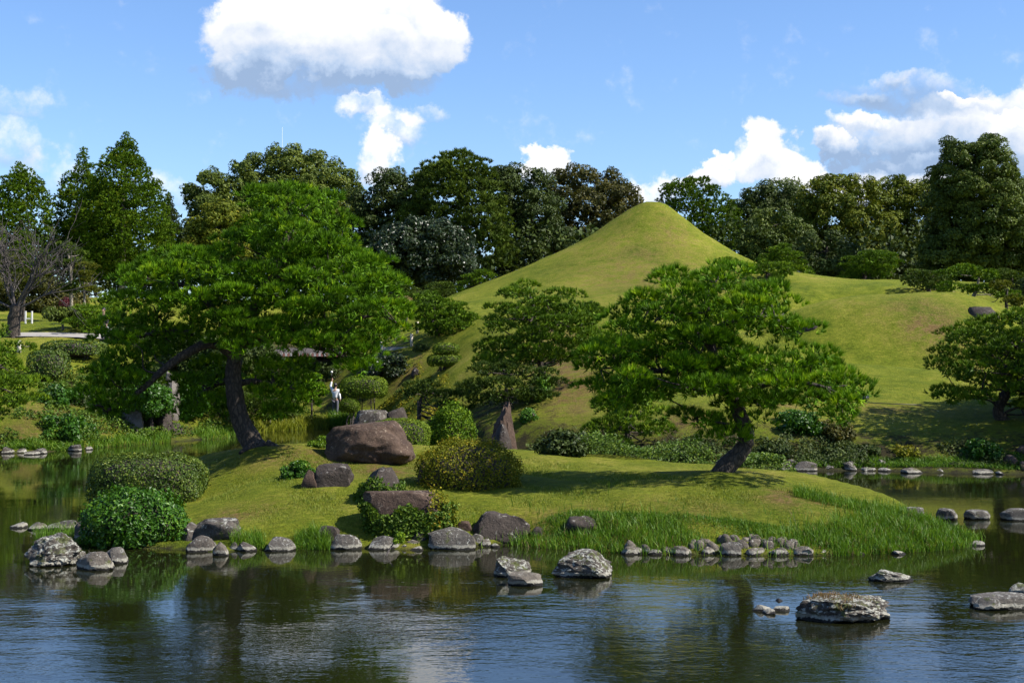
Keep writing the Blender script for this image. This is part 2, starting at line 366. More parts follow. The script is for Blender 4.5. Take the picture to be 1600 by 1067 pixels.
ISL = [wp(132, 850), wp(200, 856), wp(290, 858), wp(340, 862), wp(400, 858), wp(470, 858), wp(560, 856), wp(640, 858), (wp(720, 856)), wp(800, 850),
       wp(870, 856), wp(960, 862), wp(1060, 866), wp(1180, 867), wp(1300, 867), wp(1400, 862), wp(1480, 857), wp(1520, 850), wp(1524, 843),
       wp(1480, 832), wp(1420, 815), wp(1330, 797), wp(1240, 784), wp(1160, 770), wp(1060, 764), wp(900, 754), wp(760, 745), wp(640, 738), wp(520, 732), wp(440, 731),
       wp(390, 738), wp(345, 752), wp(300, 765), wp(200, 778), wp(140, 800), wp(118, 830), wp(112, 855)]
ISL = np.array(ISL)
ipts = [(320, 790, 34.5), (335, 750, 37), (360, 722, 38), (400, 704, 38), (470, 699, 39.5), (520, 702, 40), (600, 705, 40), (700, 705, 41), (820, 711, 42), (900, 716, 41), (950, 722, 40),
        (1050, 738, 37), (1130, 746, 33.5), (1240, 762, 33), (1330, 782, 32), (1400, 803, 31.2), (1480, 832, 29.8),
        (400, 760, 34), (500, 780, 32), (450, 825, 30), (600, 800, 31), (850, 790, 31.5), (900, 760, 34.5), (1000, 800, 30.5), (1100, 800, 30.3), (1200, 812, 30),
        (1000, 843, 28.8), (300, 825, 31), (200, 812, 32), (520, 740, 36), (640, 735, 37), (740, 750, 36), (700, 800, 31.5), (1250, 840, 29), (1400, 845, 29)]
iP = []; iz = []
for a in ipts:
    p = W(*a); iP.append((p[0], p[1])); iz.append(p[2])
for (x, y, z) in [(-16, 38, .15), (-8, 55, .2), (0, 52, .3), (8, 46, .2), (-14, 50, .1), (12, 26, .05), (-14, 27, .05), (0, 26, .05)]:
    iP.append((x, y)); iz.append(z)
f_isl = rbf_fit(iP, iz)

# far shore: distance of the waterline as a function of the sight slope u
sh = [(-900, 740), (-200, 716), (0, 709), (60, 707), (130, 701), (250, 692), (350, 684), (430, 673), (515, 669), (570, 676), (640, 692), (760, 714), (900, 726),
      (1050, 732), (1240, 735), (1400, 736), (1500, 740), (1600, 741), (1800, 750), (2400, 775)]
SHu = np.array([(a - 800) / FPX for a, b in sh]); SHd = np.array([wd(b) for a, b in sh])
mpts = [(1240, 700, 53), (1240, 640, 58), (1350, 632, 61), (1350, 700, 53), (1500, 640, 60), (1570, 668, 54), (1570, 705, 50.5), (1400, 600, 67), (1250, 570, 71),
        (1150, 640, 57), (1050, 690, 54), (1050, 620, 62), (1250, 510, 84), (1340, 540, 77), (1500, 540, 77), (1600, 560, 74), (1600, 500, 86), (1240, 470, 97), (1400, 462, 98), (1500, 480, 92),
        (1250, 446, 108), (1400, 440, 106), (1340, 442, 110), (1600, 470, 100), (1480, 455, 100), (1120, 470, 99), (1000, 474, 100),
        (870, 600, 68), (870, 660, 59), (850, 700, 55.5), (930, 560, 74), (800, 650, 62), (760, 600, 76), (740, 520, 90), (700, 560, 89), (690, 600, 82), (640, 545, 93), (600, 558, 92.5),
        (590, 640, 89), (520, 655, 89.5), (650, 655, 80), (620, 600, 90), (470, 640, 93), (700, 690, 62), (700, 480, 104), (620, 505, 104), (800, 480, 101), (900, 490, 97),
        (60, 553, 80), (130, 548, 83), (60, 620, 70), (20, 680, 62.5), (60, 660, 65), (100, 600, 74), (150, 660, 69), (220, 640, 74), (300, 640, 78), (400, 630, 88),
        (80, 528, 88), (20, 528, 88), (200, 528, 90), (300, 560, 88), (400, 580, 96), (90, 506, 97), (30, 510, 96), (190, 478, 112), (400, 520, 106), (540, 520, 106), (520, 600, 97), (550, 560, 98),
        (1750, 480, 100), (1800, 600, 65), (-150, 540, 85), (-150, 660, 64)]
mP = []; mz = []
for a in mpts:
    p = W(a[0], a[1], RD(a[2])); mP.append((p[0], p[1])); mz.append(p[2])
for x in range(-90, 100, 30):
    mP += [(x * 1.2, 148), (x * 1.5, 185)]; mz += [9.6, 9.9]
f_main = rbf_fit(mP, mz)
PK = W(1019, 318, 120.0)
k_ = 120.0 / FPX
prL = np.array([(0, 318), (14, 319), (24, 323), (36, 329), (58, 344), (88, 365), (120, 384), (160, 403), (220, 429), (280, 453), (330, 472), (400, 492)], float)
prR = np.array([(0, 318), (14, 319), (24, 324), (36, 333), (52, 346), (82, 370), (130, 401), (182, 427), (230, 441), (290, 452), (400, 470)], float)
def cone(x, y):
    dx = x - PK[0]; dy = (y - PK[1]) * 0.95; r = np.hypot(dx, dy) / k_
    w = 0.5 - 0.5 * dx / np.maximum(np.hypot(dx, dy), 0.05)
    pyv = np.interp(r, prL[:, 0], prL[:, 1]) * w + np.interp(r, prR[:, 0], prR[:, 1]) * (1 - w)
    z = CAMZ + (555 - pyv) * k_
    return z - np.maximum(r - 398, 0) * k_ * .6
MD = W(1400, 467, RD(87.0))
mP += [(MD[0], MD[1]), (MD[0], MD[1] + 7), (MD[0] - 6, MD[1] + 5)]; mz += [MD[2] - 2.4, MD[2] - 1.2, MD[2] - 1.2]
f_main = rbf_fit(mP, mz)
def mound(x, y):
    r2 = ((x - MD[0]) / 7.4) ** 2 + ((y - MD[1]) / 6.6) ** 2
    return 2.5 * np.exp(-r2 ** 1.1 * 1.6)
M2 = W(1165, 440, RD(101.0))
def terr(x, y):
    x = np.asarray(x, float); y = np.asarray(y, float); shp_ = x.shape
    x = x.ravel(); y = y.ravel()
    z = np.full(x.shape, -0.6)
    u = x / np.maximum(y, 1.0); sdm = np.where(y > 5, y - np.interp(u, SHu, SHd), -10.0)
    mk = (sdm > -3)
    if mk.any():
        xm, ym, s = x[mk], y[mk], sdm[mk]
        base = np.clip(f_main(xm, ym), 0.15, 13)
        base = np.where(ym > 170, base + (9.9 - base) * ss(ym, 170, 205), base)
        base = base + (mound(xm, ym) - 1.15 * np.exp(-((np.hypot(xm - MD[0], (ym - MD[1]) * 1.1) - 9) / 3.0) ** 2)) * ss(s, 4, 12)
        base = base + 1.1 * np.exp(-(((xm - M2[0]) / 5) ** 2 + ((ym - M2[1] - 5) / 4) ** 2))
        c = cone(xm, ym); kk = 0.35
        hh = np.clip(0.5 + 0.5 * (c - base) / kk, 0, 1)
        base = base * (1 - hh) + c * hh + kk * hh * (1 - hh)
        land = base * ss(s, 0, 3.0) + 0.14 * ss(s, 0, 0.3)
        z[mk] = np.where(s > 0, land, -0.6 * ss(-s, 0, 1.2))
    ib = (x > -16) & (x < 14) & (y > 24) & (y < 56)
    if ib.any():
        xi, yi = x[ib], y[ib]; s = poly_sd(np.stack([xi, yi], 1), ISL)
        zi = np.clip(f_isl(xi, yi), 0.03, 2.2)
        zi = np.where(s > 0, zi * ss(s, 0, 1.1) + 0.10 * ss(s, 0, 0.12), -0.6 * ss(-s, 0, 0.9))
        z[ib] = np.maximum(z[ib], zi)
    nb = ss(-y, -11, -4) * 2.5 - 0.6
    return np.maximum(z, nb).reshape(shp_)
def tz(x, y): return float(terr(np.array([x]), np.array([y]))[0])
_ds = np.concatenate([np.arange(12, 60, 0.12), np.arange(60, 200, 0.25)])
def G(px, py, dmin=0):
    """where the sight line through a pixel first meets ground or water"""
    u, v = raydir(px, py); zr = CAMZ + v * _ds
    zt = np.maximum(terr(u * _ds, _ds), 0.0)
    ok = np.nonzero((zr <= zt) & (_ds >= dmin))[0]
    i = ok[0] if len(ok) else len(_ds) - 1
    d = _ds[i]; return np.array([u * d, d, max(zt[i], 0.0)])

def build_ground():
    us = np.linspace(-0.80, 0.80, 440)
    ys = np.concatenate([np.arange(-20, 24, 2.2), np.arange(24, 43, 0.17), np.arange(43, 62, 0.3), np.arange(62, 146, 0.6), np.arange(146, 200, 4), 200 * 1.18 ** np.arange(0, 18)])
    U_, Y_ = np.meshgrid(us, ys); X_ = U_ * (Y_ + 25)
    Z_ = terr(X_, Y_)
    x = X_.ravel(); y = Y_.ravel(); z = Z_.ravel()
    # small unevenness of the turf
    z = z + np.where(z > 0.25, 0.035 * np.sin(x * 1.7 + 0.8 * np.sin(y * 0.9)) * np.sin(y * 1.3 + x * 0.4) + 0.02 * np.sin(x * 4.1 + y * 2.3), 0)
    dry = np.zeros_like(x); soil_shade = np.zeros_like(x)
    for (px, py, rx, ry, a) in [(1460, 512, 60, 30, 1.0), (1440, 480, 90, 14, .5), (890, 600, 50, 60, 1.0), (880, 560, 60, 40, .9), (90, 650, 60, 40, .9), (60, 690, 60, 14, .9),
                                (470, 712, 70, 16, 1.0), (600, 735, 60, 14, .8), (1240, 780, 60, 20, .9), (1060, 800, 120, 30, .45), (900, 805, 80, 16, .7), (1000, 430, 130, 35, .55), (1050, 370, 40, 30, .5),
                                (1080, 660, 60, 25, .9), (1240, 640, 60, 60, .5), (640, 580, 30, 20, .9), (1150, 470, 60, 12, .4), (420, 790, 60, 14, .4), (360, 808, 40, 10, .9), (1400, 640, 100, 10, .5), (1500, 560, 60, 20, .4)]:
        p = G(px, py); sx = rx * p[1] / FPX; gy0 = G(px, min(py + ry, 1000))[1]; sy = max(abs(p[1] - gy0), sx * 0.6, 0.6)
        dry = np.maximum(dry, a * np.exp(-((x - p[0]) / sx) ** 2 - ((y - p[1]) / sy) ** 2))
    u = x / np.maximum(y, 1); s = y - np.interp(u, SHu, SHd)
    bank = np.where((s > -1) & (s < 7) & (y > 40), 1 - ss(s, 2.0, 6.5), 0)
    soil_shade = np.maximum(soil_shade, bank * np.where((u > -0.06) & (u < 0.40), 0.62, 0.30))  # soil by the water; right bank also darkened for tree shade
    soil_shade = np.maximum(soil_shade, 0.8 * ss(y, 134, 142))
    for (px, py, r, a) in [(90, 600, 2.5, .6), (200, 640, 5, .7), (320, 620, 5, .7), (560, 600, 3, .8), (740, 650, 4, .6), (800, 660, 3, .5), (640, 470, 7, .8), (400, 560, 8, .8)]:  # soil under shrubs; middle slope patches also darken for shade
        p = G(px, py); soil_shade = np.maximum(soil_shade, a * np.exp(-((x - p[0]) ** 2 + (y - p[1]) ** 2) / r ** 2))
    deep = (z < 0.03).astype(float)
    ny, nx = X_.shape; i = np.arange(nx - 1); j = np.arange(ny - 1)
    I, J = np.meshgrid(i, j); a = (J * nx + I).ravel()
    F_ = np.stack([a, a + 1, a + nx + 1, a + nx], 1)
    o = mesh_np('ground', np.stack([x, y, z], 1), F_, M['ground'], smooth=True, attrs={'dry': dry, 'soil_shade': soil_shade, 'deep': deep})
    o['kind'] = 'structure'; o['label'] = 'rolling garden lawn with grassy cone hill, mound and pond island'
    return o
build_ground()
def build_water():
    xs = np.linspace(-120, 120, 121); ys = np.concatenate([np.arange(-12, 60, 1.0), np.arange(60, 112, 4.0)])
    X_, Y_ = np.meshgrid(xs, ys); x = X_.ravel(); y = Y_.ravel()
    sd = poly_sd(np.stack([x, y], 1), ISL)
    near = np.clip(-sd, 0, 50)
    rip = 0.20 + 1.15 * ss(near, 0.8, 8) * (y < 40) + 0.12 * (y >= 40)
    nx = X_.shape[1]; ny = X_.shape[0]; I, J = np.meshgrid(np.arange(nx - 1), np.arange(ny - 1)); a = (J * nx + I).ravel()
    o = mesh_np('water', np.stack([x, y, np.zeros_like(x)], 1), np.stack([a, a + 1, a + nx + 1, a + nx], 1), M['water'], smooth=True, attrs={'ripple': rip})
    o['kind'] = 'structure'; o['label'] = 'dark rippled pond reflecting pines and sky'
build_water()
print('terrain', round(time.time() - T0, 1))
# ------------------------------------------------------------ foliage generators
def unit(n):
    v = RNG.normal(size=(n, 3)); return v / np.linalg.norm(v, axis=1, keepdims=True)
def nrm(v): return v / np.maximum(np.linalg.norm(v, axis=1, keepdims=True), 1e-9)
def leaf_geo(P, N, S, asp=0.55):
    n = len(P); t = nrm(np.cross(N, unit(n))); b = np.cross(N, t)
    S = S[:, None]; bend = N * S * 0.12
    V = np.stack([P - t * S * .5 - bend, P - b * S * asp * .5, P + t * S * .5 - bend, P + b * S * asp * .5], 1).reshape(-1, 3)
    return V, np.arange(4 * n).reshape(n, 4)
def leaf_tri(P, N, S, asp=0.7):
    n = len(P); t = nrm(np.cross(N, unit(n))); b = np.cross(N, t); S = S[:, None]
    V = np.stack([P - t * S * .5, P + t * S * .5 - N * S * .1, P + b * S * asp], 1).reshape(-1, 3)
    return V, np.arange(3 * n).reshape(n, 3)
def tuft_geo(P, D, L, K, w, spread=0.75):
    """K needles fan out of every point P round direction D; needles are slim triangles"""
    n = len(P); Pk = np.repeat(P, K, 0); Dk = np.repeat(D, K, 0); Lk = np.repeat(L, K) * RNG.uniform(.75, 1.1, n * K)
    d = nrm(Dk + unit(n * K) * spread); s = nrm(np.cross(d, unit(n * K))) * w
    st = Pk + d * (Lk * 0.12)[:, None]
    V = np.stack([st - s, st + s, Pk + d * Lk[:, None]], 1).reshape(-1, 3)
    return V, np.arange(3 * n * K).reshape(n * K, 3)
def fill(poly, d, T, s, sz=None, margin=0.3, ncand=2500, front=0.6, shell=0.45):
    """clump centres inside a rounded volume whose outline, seen from the pond bank, is the polygon"""
    q = np.array([W(a, b, d) for a, b in poly]); Q = q[:, [0, 2]]; sz = sz or s
    lo, hi = Q.min(0), Q.max(0); P = RNG.uniform(lo, hi, (ncand, 2)); e = poly_sd(P, Q); k = e > 0; P, e = P[k], e[k]
    em = e.max(); mg = min(margin, em * 0.45); k = e > mg; P, e = P[k], e[k]
    f = np.clip((e - mg * 0.3) / em, 0, 1); t = T * np.sqrt(1 - (1 - f) ** 2)
    u = RNG.uniform(0, 1, len(P)); u = (shell + (1 - shell) * u) * np.where(RNG.uniform(size=len(P)) < front, -1, 1)
    inner = RNG.uniform(size=len(P)) < 0.15; u = np.where(inner, u * RNG.uniform(0, 1, len(P)), u)
    pts = np.stack([P[:, 0], d + t * u, P[:, 1]], 1)
    acc = np.zeros((0, 3)); sc = np.array([1 / s, 1 / s, 1 / sz])
    for p in pts:
        if len(acc) == 0 or ((((acc - p) * sc) ** 2).sum(1)).min() > 1: acc = np.vstack([acc, p])
    return acc
def pads(cs, rx, rz, dens, up=0.5, lower=-0.25, cull=0.8, lump=.14):
    """points and outward directions on the upper part of flattened clumps"""
    Ps, Ds, Ts = [], [], []
    for c in cs:
        sc = RNG.uniform(.75, 1.25); a = rx * sc * RNG.uniform(.85, 1.2); b = rx * sc; h = rz * RNG.uniform(.8, 1.25)
        n = max(6, int(dens * a * b * 4.5)); v = unit(n); v[:, 2] = np.where(v[:, 2] < lower, -v[:, 2], v[:, 2])
        rr = RNG.uniform(.84, 1.03, n)[:, None]; bp = unit(9); bd = (v @ bp.T).max(1)[:, None]; lmp = 1 - lump * 1.3 + lump * 1.9 * np.clip((bd - .55) / .45, 0, 1)
        Ps.append(c + v * np.array([a, b, h]) * rr * lmp); g = nrm(v / np.array([a, b, h])); Ds.append(nrm(g + np.array([0, 0, up])))
        Ts.append(np.full(n, RNG.uniform(0, 1)))
    P = np.concatenate(Ps); D = np.concatenate(Ds); Tn = np.concatenate(Ts)
    keep = np.ones(len(P), bool)
    for c in cs:
        q = (P - c) / np.array([rx, rx, rz]); keep &= ~(((q ** 2).sum(1) < cull ** 2 * 0.72) & (RNG.uniform(size=len(P)) < .85))
    return P[keep], D[keep], Tn[keep]
def tube(pts, rad, sides=8, rough=0.0):
    pts = np.array(pts, float); n = len(pts)
    if n > 2:   # smooth the path (Catmull-Rom)
        q, rr = [], []
        for i in range(n - 1):
            p0, p1, p2, p3 = pts[max(i - 1, 0)], pts[i], pts[i + 1], pts[min(i + 2, n - 1)]
            for t in np.linspace(0, 1, 5, endpoint=False):
                q.append(0.5 * ((2 * p1) + (-p0 + p2) * t + (2 * p0 - 5 * p1 + 4 * p2 - p3) * t * t + (-p0 + 3 * p1 - 3 * p2 + p3) * t ** 3))
                rr.append(rad[i] * (1 - t) + rad[i + 1] * t)
        q.append(pts[-1]); rr.append(rad[-1]); pts = np.array(q); rad = np.array(rr); n = len(pts)
    rad = np.array(rad, float); tg = np.gradient(pts, axis=0); tg = nrm(tg)
    up = np.array([0.31, 0.12, 0.94]); s = nrm(np.cross(tg, up) + 1e-6); b = np.cross(tg, s)
    a = np.linspace(0, 2 * np.pi, sides, endpoint=False)
    R = rad[:, None] * (1 + (rough * RNG.normal(size=(n, sides)) if rough else 0))
    V = (pts[:, None] + s[:, None] * (np.cos(a)[None, :, None] * R[..., None]) + b[:, None] * (np.sin(a)[None, :, None] * R[..., None])).reshape(-1, 3)
    i, j = np.meshgrid(np.arange(sides), np.arange(n - 1)); i = i.ravel(); j = j.ravel()
    Fq = np.stack([j * sides + i, j * sides + (i + 1) % sides, (j + 1) * sides + (i + 1) % sides, (j + 1) * sides + i], 1)
    return V, Fq
class Bag:
    def __init__(s): s.V = []; s.F = []; s.n = 0; s.T = []
    def add(s, VF, t=None):
        V, F_ = VF; s.V.append(V); s.F.append(F_ + s.n); s.n += len(V)
        if t is not None: s.T.append(t)
    def build(s, name, mat, parent=None, smooth=False):
        if not s.V: return None
        return mesh_np(name, np.concatenate(s.V), np.concatenate(s.F), mat, parent, np.concatenate(s.T) if s.T else None, smooth)
def limbs(root, trunk, cs, mat, r0, nb=26, wob=0.12, name='branch_wood'):
    """boughs running from the trunk out to the clumps"""
    if len(cs) == 0: return
    md = np.array([np.linalg.norm(np.array(trunk) - c, axis=1).min() for c in cs])
    tr = np.array(trunk); bag = Bag()
    idx = np.argsort(md + RNG.uniform(0, md.max() * .9, len(cs)))[:nb]
    for i in idx:
        c = cs[i]; L = np.linalg.norm(tr - c, axis=1) + np.where(tr[:, 2] > c[2] + .15, .35, 0) 
        a = tr[np.argmin(L)]; dist = np.linalg.norm(c - a)
        m1 = a + (c - a) * .4 + RNG.normal(size=3) * wob * dist + np.array([0, 0, -0.03 * dist]); m2 = a + (c - a) * .75 + RNG.normal(size=3) * wob * dist * .6
        bag.add(tube([a, m1, m2, c], [r0, r0 * .7, r0 * .45, r0 * .15], 5))
    bo = bag.build(name, mat, root, True); bo['kind'] = 'stuff'

KIND = {  # clump radii, tufts or leaves per m2, leaf/needle size, needles per tuft, half width, spacing
    'pine': dict(mode='t', rx=.47, rz=.23, dens=56, L=.19, K=22, w=.0090, s=.72, sz=.58, up=.45, spread=.52, lower=-.10, lump=.32, fillin=.24),
    'pinem': dict(mode='t', rx=.60, rz=.26, dens=36, L=.20, K=11, w=.0175, s=.92, sz=.62, up=.5, spread=.55, lower=-.1, lump=.22, fillin=.2),
    'niwaki': dict(mode='t', rx=.62, rz=.25, dens=34, L=.18, K=8, w=.030, s=.92, sz=.50, up=.9, spread=.6, lower=-.2, lump=.12, fillin=.35),
    'farpine': dict(mode='t', rx=.95, rz=.5, dens=14, L=.40, K=9, w=.05, s=1.35, sz=1.0, up=.8, spread=.6, lump=.3, fillin=.25),
    'cedar': dict(mode='t', rx=.62, rz=.58, dens=30, L=.27, K=6, w=.048, s=.98, sz=.92, up=.4, spread=.6, lower=-.5, lump=.3, fillin=.15),
    'broad': dict(mode='f', rx=1.05, rz=.88, dens=92, L=.215, s=1.5, sz=1.3, up=.25, lower=-.5, lump=.32, fillin=.2),
    'fine': dict(mode='f', rx=.85, rz=.80, dens=122, L=.20, s=1.2, sz=1.1, up=.35, lower=-.5, lump=.25, fillin=.2),
    'shrub': dict(mode='l', rx=.26, rz=.21, dens=760, L=.08, s=.38, sz=.32, up=.3, lower=-.6),
    'shrubm': dict(mode='f', rx=.46, rz=.38, dens=260, L=.125, s=.62, sz=.50, up=.3, lower=-.6, fillin=.3),
}
def crown(root, polys, d, T, kind, mat, scale=1.0, tshift=0.0, front=.6, name='crown', margin=None, dens=1.0, ncand=2500, shell=.45):
    k = KIND[kind]; allc = []; bag = Bag()
    for it in polys:
        poly, dd, TT = (it if isinstance(it, tuple) else (it, 0.0, T))
        cs = fill(poly, d + dd, TT, k['s'] * scale, k['sz'] * scale, margin=(margin if margin is not None else k['rx'] * .8 * scale), ncand=ncand, front=front, shell=shell)
        if len(cs) == 0: continue
        allc.append(cs)
    cs = np.concatenate(allc)
    P, D, Tn = pads(cs, k['rx'] * scale, k['rz'] * scale, k['dens'] * dens / (scale ** 1.3), k['up'], k.get('lower', -.25), lump=k.get('lump', .14))
    n = len(P); ti = np.clip(0.20 + 0.32 * Tn + RNG.normal(0, .17, n) + 0.06 * D[:, 2] + tshift, 0, 1)
    if k['mode'] == 't':
        K = k['K']; L = k['L'] * (scale ** .5) * RNG.uniform(.8, 1.2, n)
        bag.add(tuft_geo(P, D, L, K, k['w'] * (scale ** .5), k['spread']), np.clip(np.repeat(ti, K) + RNG.normal(0, .08, n * K), 0, 1))
        m = int(n * k.get('fillin', 0)); j = RNG.integers(0, len(cs), m); kf = max(5, K // 3)
        Pi = cs[j] + unit(m) * np.array([k['rx'], k['rx'], k['rz']]) * scale * .45
        if m: bag.add(tuft_geo(Pi, unit(m), k['L'] * 1.1 * (scale ** .5) * np.ones(m), kf, k['w'] * 2.2 * (scale ** .5), 1.0), np.clip(np.repeat(ti[RNG.integers(0, n, m)] - .05, kf), 0, 1))
    else:
        N = nrm(D + unit(n) * .75)
        LG = leaf_tri if k['mode'] == 'f' else leaf_geo
        bag.add(LG(P, N, k['L'] * (scale ** .5) * RNG.uniform(.7, 1.35, n), .6), ti)
        m = int(n * k.get('fillin', .22)); i = RNG.integers(0, n, m); j = RNG.integers(0, len(cs), m)
        Pi = cs[j] + unit(m) * np.array([k['rx'], k['rx'], k['rz']]) * scale * .5
        bag.add(LG(Pi, unit(m), k['L'] * (scale ** .5) * RNG.uniform(1.4, 2.4, m), .8), ti[i])
    o = bag.build(name, M[mat], root)
    return cs
NTREE = [0]
def tree(name, label, cat, foot, polys, d, T, kind, mat, trunk=None, boughs=(), bark='bark', r0=.2, scale=1.0, group=None, nb=24, rb=.05, tips=(), **kw):
    kw_tips = tips; d = RD(d)
    return _tree(name, label, cat, foot, polys, d, T, kind, mat, trunk, boughs, bark, r0, scale, group, nb, rb, kw_tips, **kw)
def _tree(name, label, cat, foot, polys, d, T, kind, mat, trunk, boughs, bark, r0, scale, group, nb, rb, kw_tips, **kw):
    """foot: (x,y) in pixels for the base or None -> under the crown; trunk: list of (px,py,ddepth,radius)"""
    ps = [p[0] if isinstance(p, tuple) else p for p in polys]
    if d is None: q_ = np.array([q for p in ps for q in p], float); d = G(q_[:, 0].mean(), q_[:, 1].max() - 2)[1] + T * .8
    allp = np.array([q for p in ps for q in p], float)
    cx = allp[:, 0].mean(); lo = allp[:, 1].max(); hi = allp[:, 1].min()
    if trunk: base = W(trunk[0][0], trunk[0][1], d + trunk[0][2]); base[2] = min(base[2], tz(base[0], base[1]))
    else:
        base = W(foot if foot else cx, 500, d); base[2] = tz(base[0], base[1])
    root = thing(name, label, cat, base, group)
    cs = crown(root, polys, d, T, kind, mat, scale, **kw)
    for tp_, tT in kw_tips: crown(root, [tp_], d, tT, kind, mat, scale * .5, name='treetop', margin=.08, ncand=600)
    if trunk:
        pts = [W(a, b, d + c) for a, b, c, r in trunk]; pts[0][2] = base[2] - .1; rad = [r for *_, r in trunk]
    else:
        top = W(cx, hi + (lo - hi) * .25, d); mid = (base + top) / 2 + np.array([RNG.normal(0, .15), RNG.normal(0, .15), 0])
        pts = [base - np.array([0, 0, .2]), mid, top]; rad = [r0, r0 * .7, r0 * .25]
    V, F_ = tube(pts, rad, 12, .05); mesh_np('trunk', V, F_, M[bark], root, smooth=True)
    tp = np.array(pts); fine = np.concatenate([np.linspace(tp[i], tp[i + 1], 6) for i in range(len(tp) - 1)])
    att = [fine[len(fine) // 3:]]
    for bo in boughs:
        bp = np.array([W(a, b, d + c) for a, b, c, r in bo]); V, F_ = tube(bp, [r for *_, r in bo], 10, .05); mesh_np('bough', V, F_, M[bark], root, smooth=True)
        att.append(np.concatenate([np.linspace(bp[i], bp[i + 1], 6) for i in range(len(bp) - 1)]))
    if nb: limbs(root, np.concatenate(att), cs, M[bark], rb, nb, name='branches')
    NTREE[0] += 1
    return root, cs

def superell(n, c, a, b, h, pw=3.0, zmin=-.5, lean=0):
    """points + normals on a rounded clipped form"""
    v = unit(n); v = v[v[:, 2] > zmin]
    p = np.abs(v) ** pw; r = 1 / (p.sum(1)) ** (1 / pw); q = v * r[:, None]
    nn = nrm(np.sign(q) * np.abs(q) ** (pw - 1) / np.array([a, b, h]))
    return c + q * np.array([a, b, h]), nn
def clipped(name, label, x0, x1, ytop, ybase, depth, mat='hedge', leaf=.06, pw=3.0, cat='shrub', d=None, group=None, rough=.03, cover=1.6, stem=0.0, loose=.6, zmin=-.75, tshift=0, dmin=0):
    """clipped shrub: x0..x1 wide, ytop..ybase high in the photograph, standing where its base meets the ground"""
    xm = (x0 + x1) / 2; d = RD(d)
    if d is None: g = G(xm, ybase, dmin); d = g[1] + depth * .5
    base = W(xm, ybase, d); gz = tz(base[0], d); z0 = base[2]; top = W(xm, ytop, d)[2]
    a = (x1 - x0) / 2 * d / FPX; h = (top - z0) / 2; c = np.array([base[0], d, z0 + h])
    root = thing(name, label, cat, (base[0], d, min(gz, z0)), group)
    area = 4 * math.pi * ((a * depth / 2 + a * h + h * depth / 2) / 3) * 1.25
    n = int(area * cover / (leaf * leaf * .5))
    n = min(n, 42000)
    P, N = superell(n, c, a * .985, depth / 2, h * .985, pw, zmin)
    wv = np.array([mnoise.noise(Vector(p * 2.2)) for p in P[::1]]) if len(P) < 12000 else np.sin(P[:, 0] * 5) * np.sin(P[:, 2] * 6 + P[:, 1] * 4) * .5
    P = P + N * (RNG.normal(0, rough * .5, len(P)) + wv * rough * 1.6)[:, None]
    ti = np.clip(.38 + .22 * wv + RNG.normal(0, .22, len(P)) + tshift, 0, 1)
    bag = Bag(); bag.add(leaf_geo(P, nrm(N + unit(len(P)) * loose), leaf * RNG.uniform(.7, 1.35, len(P)), .62), ti)
    bag.build('foliage', M[mat], root)
    # dense twig interior
    Vi, Fi = ico(2); p = np.abs(Vi) ** pw; q = Vi / (p.sum(1) ** (1 / pw))[:, None]
    mesh_np('inner_twigs', c + q * np.array([a, depth / 2, h]) * (1 - min(.30, leaf * 1.9 / max(min(a, h), .1))) , Fi, M['twig'], root, smooth=True)
    if z0 - gz > 0.05 or stem:
        bg = Bag()
        for i in range(5):
            x = c[0] + RNG.uniform(-.5, .5) * a; y = c[1] + RNG.uniform(-.4, .4) * depth / 2
            bg.add(tube([(x, y, gz - .1), (x + RNG.normal(0, .05), y, (gz + z0) / 2), (x + RNG.normal(0, .12), y, z0 + h)], [.045, .035, .02], 5))
        bg.build('stems', M['barkgrey'], root, True)['kind'] = 'stuff'
    return root
_ico = {}
def ico(n):
    if n not in _ico:
        bm = bmesh.new(); bmesh.ops.create_icosphere(bm, subdivisions=n, radius=1.0)
        V = np.array([v.co[:] for v in bm.verts]); F_ = np.array([[v.index for v in f.verts] for f in bm.faces]); bm.free(); _ico[n] = (V, F_)
    return _ico[n]
ROCKS = {}
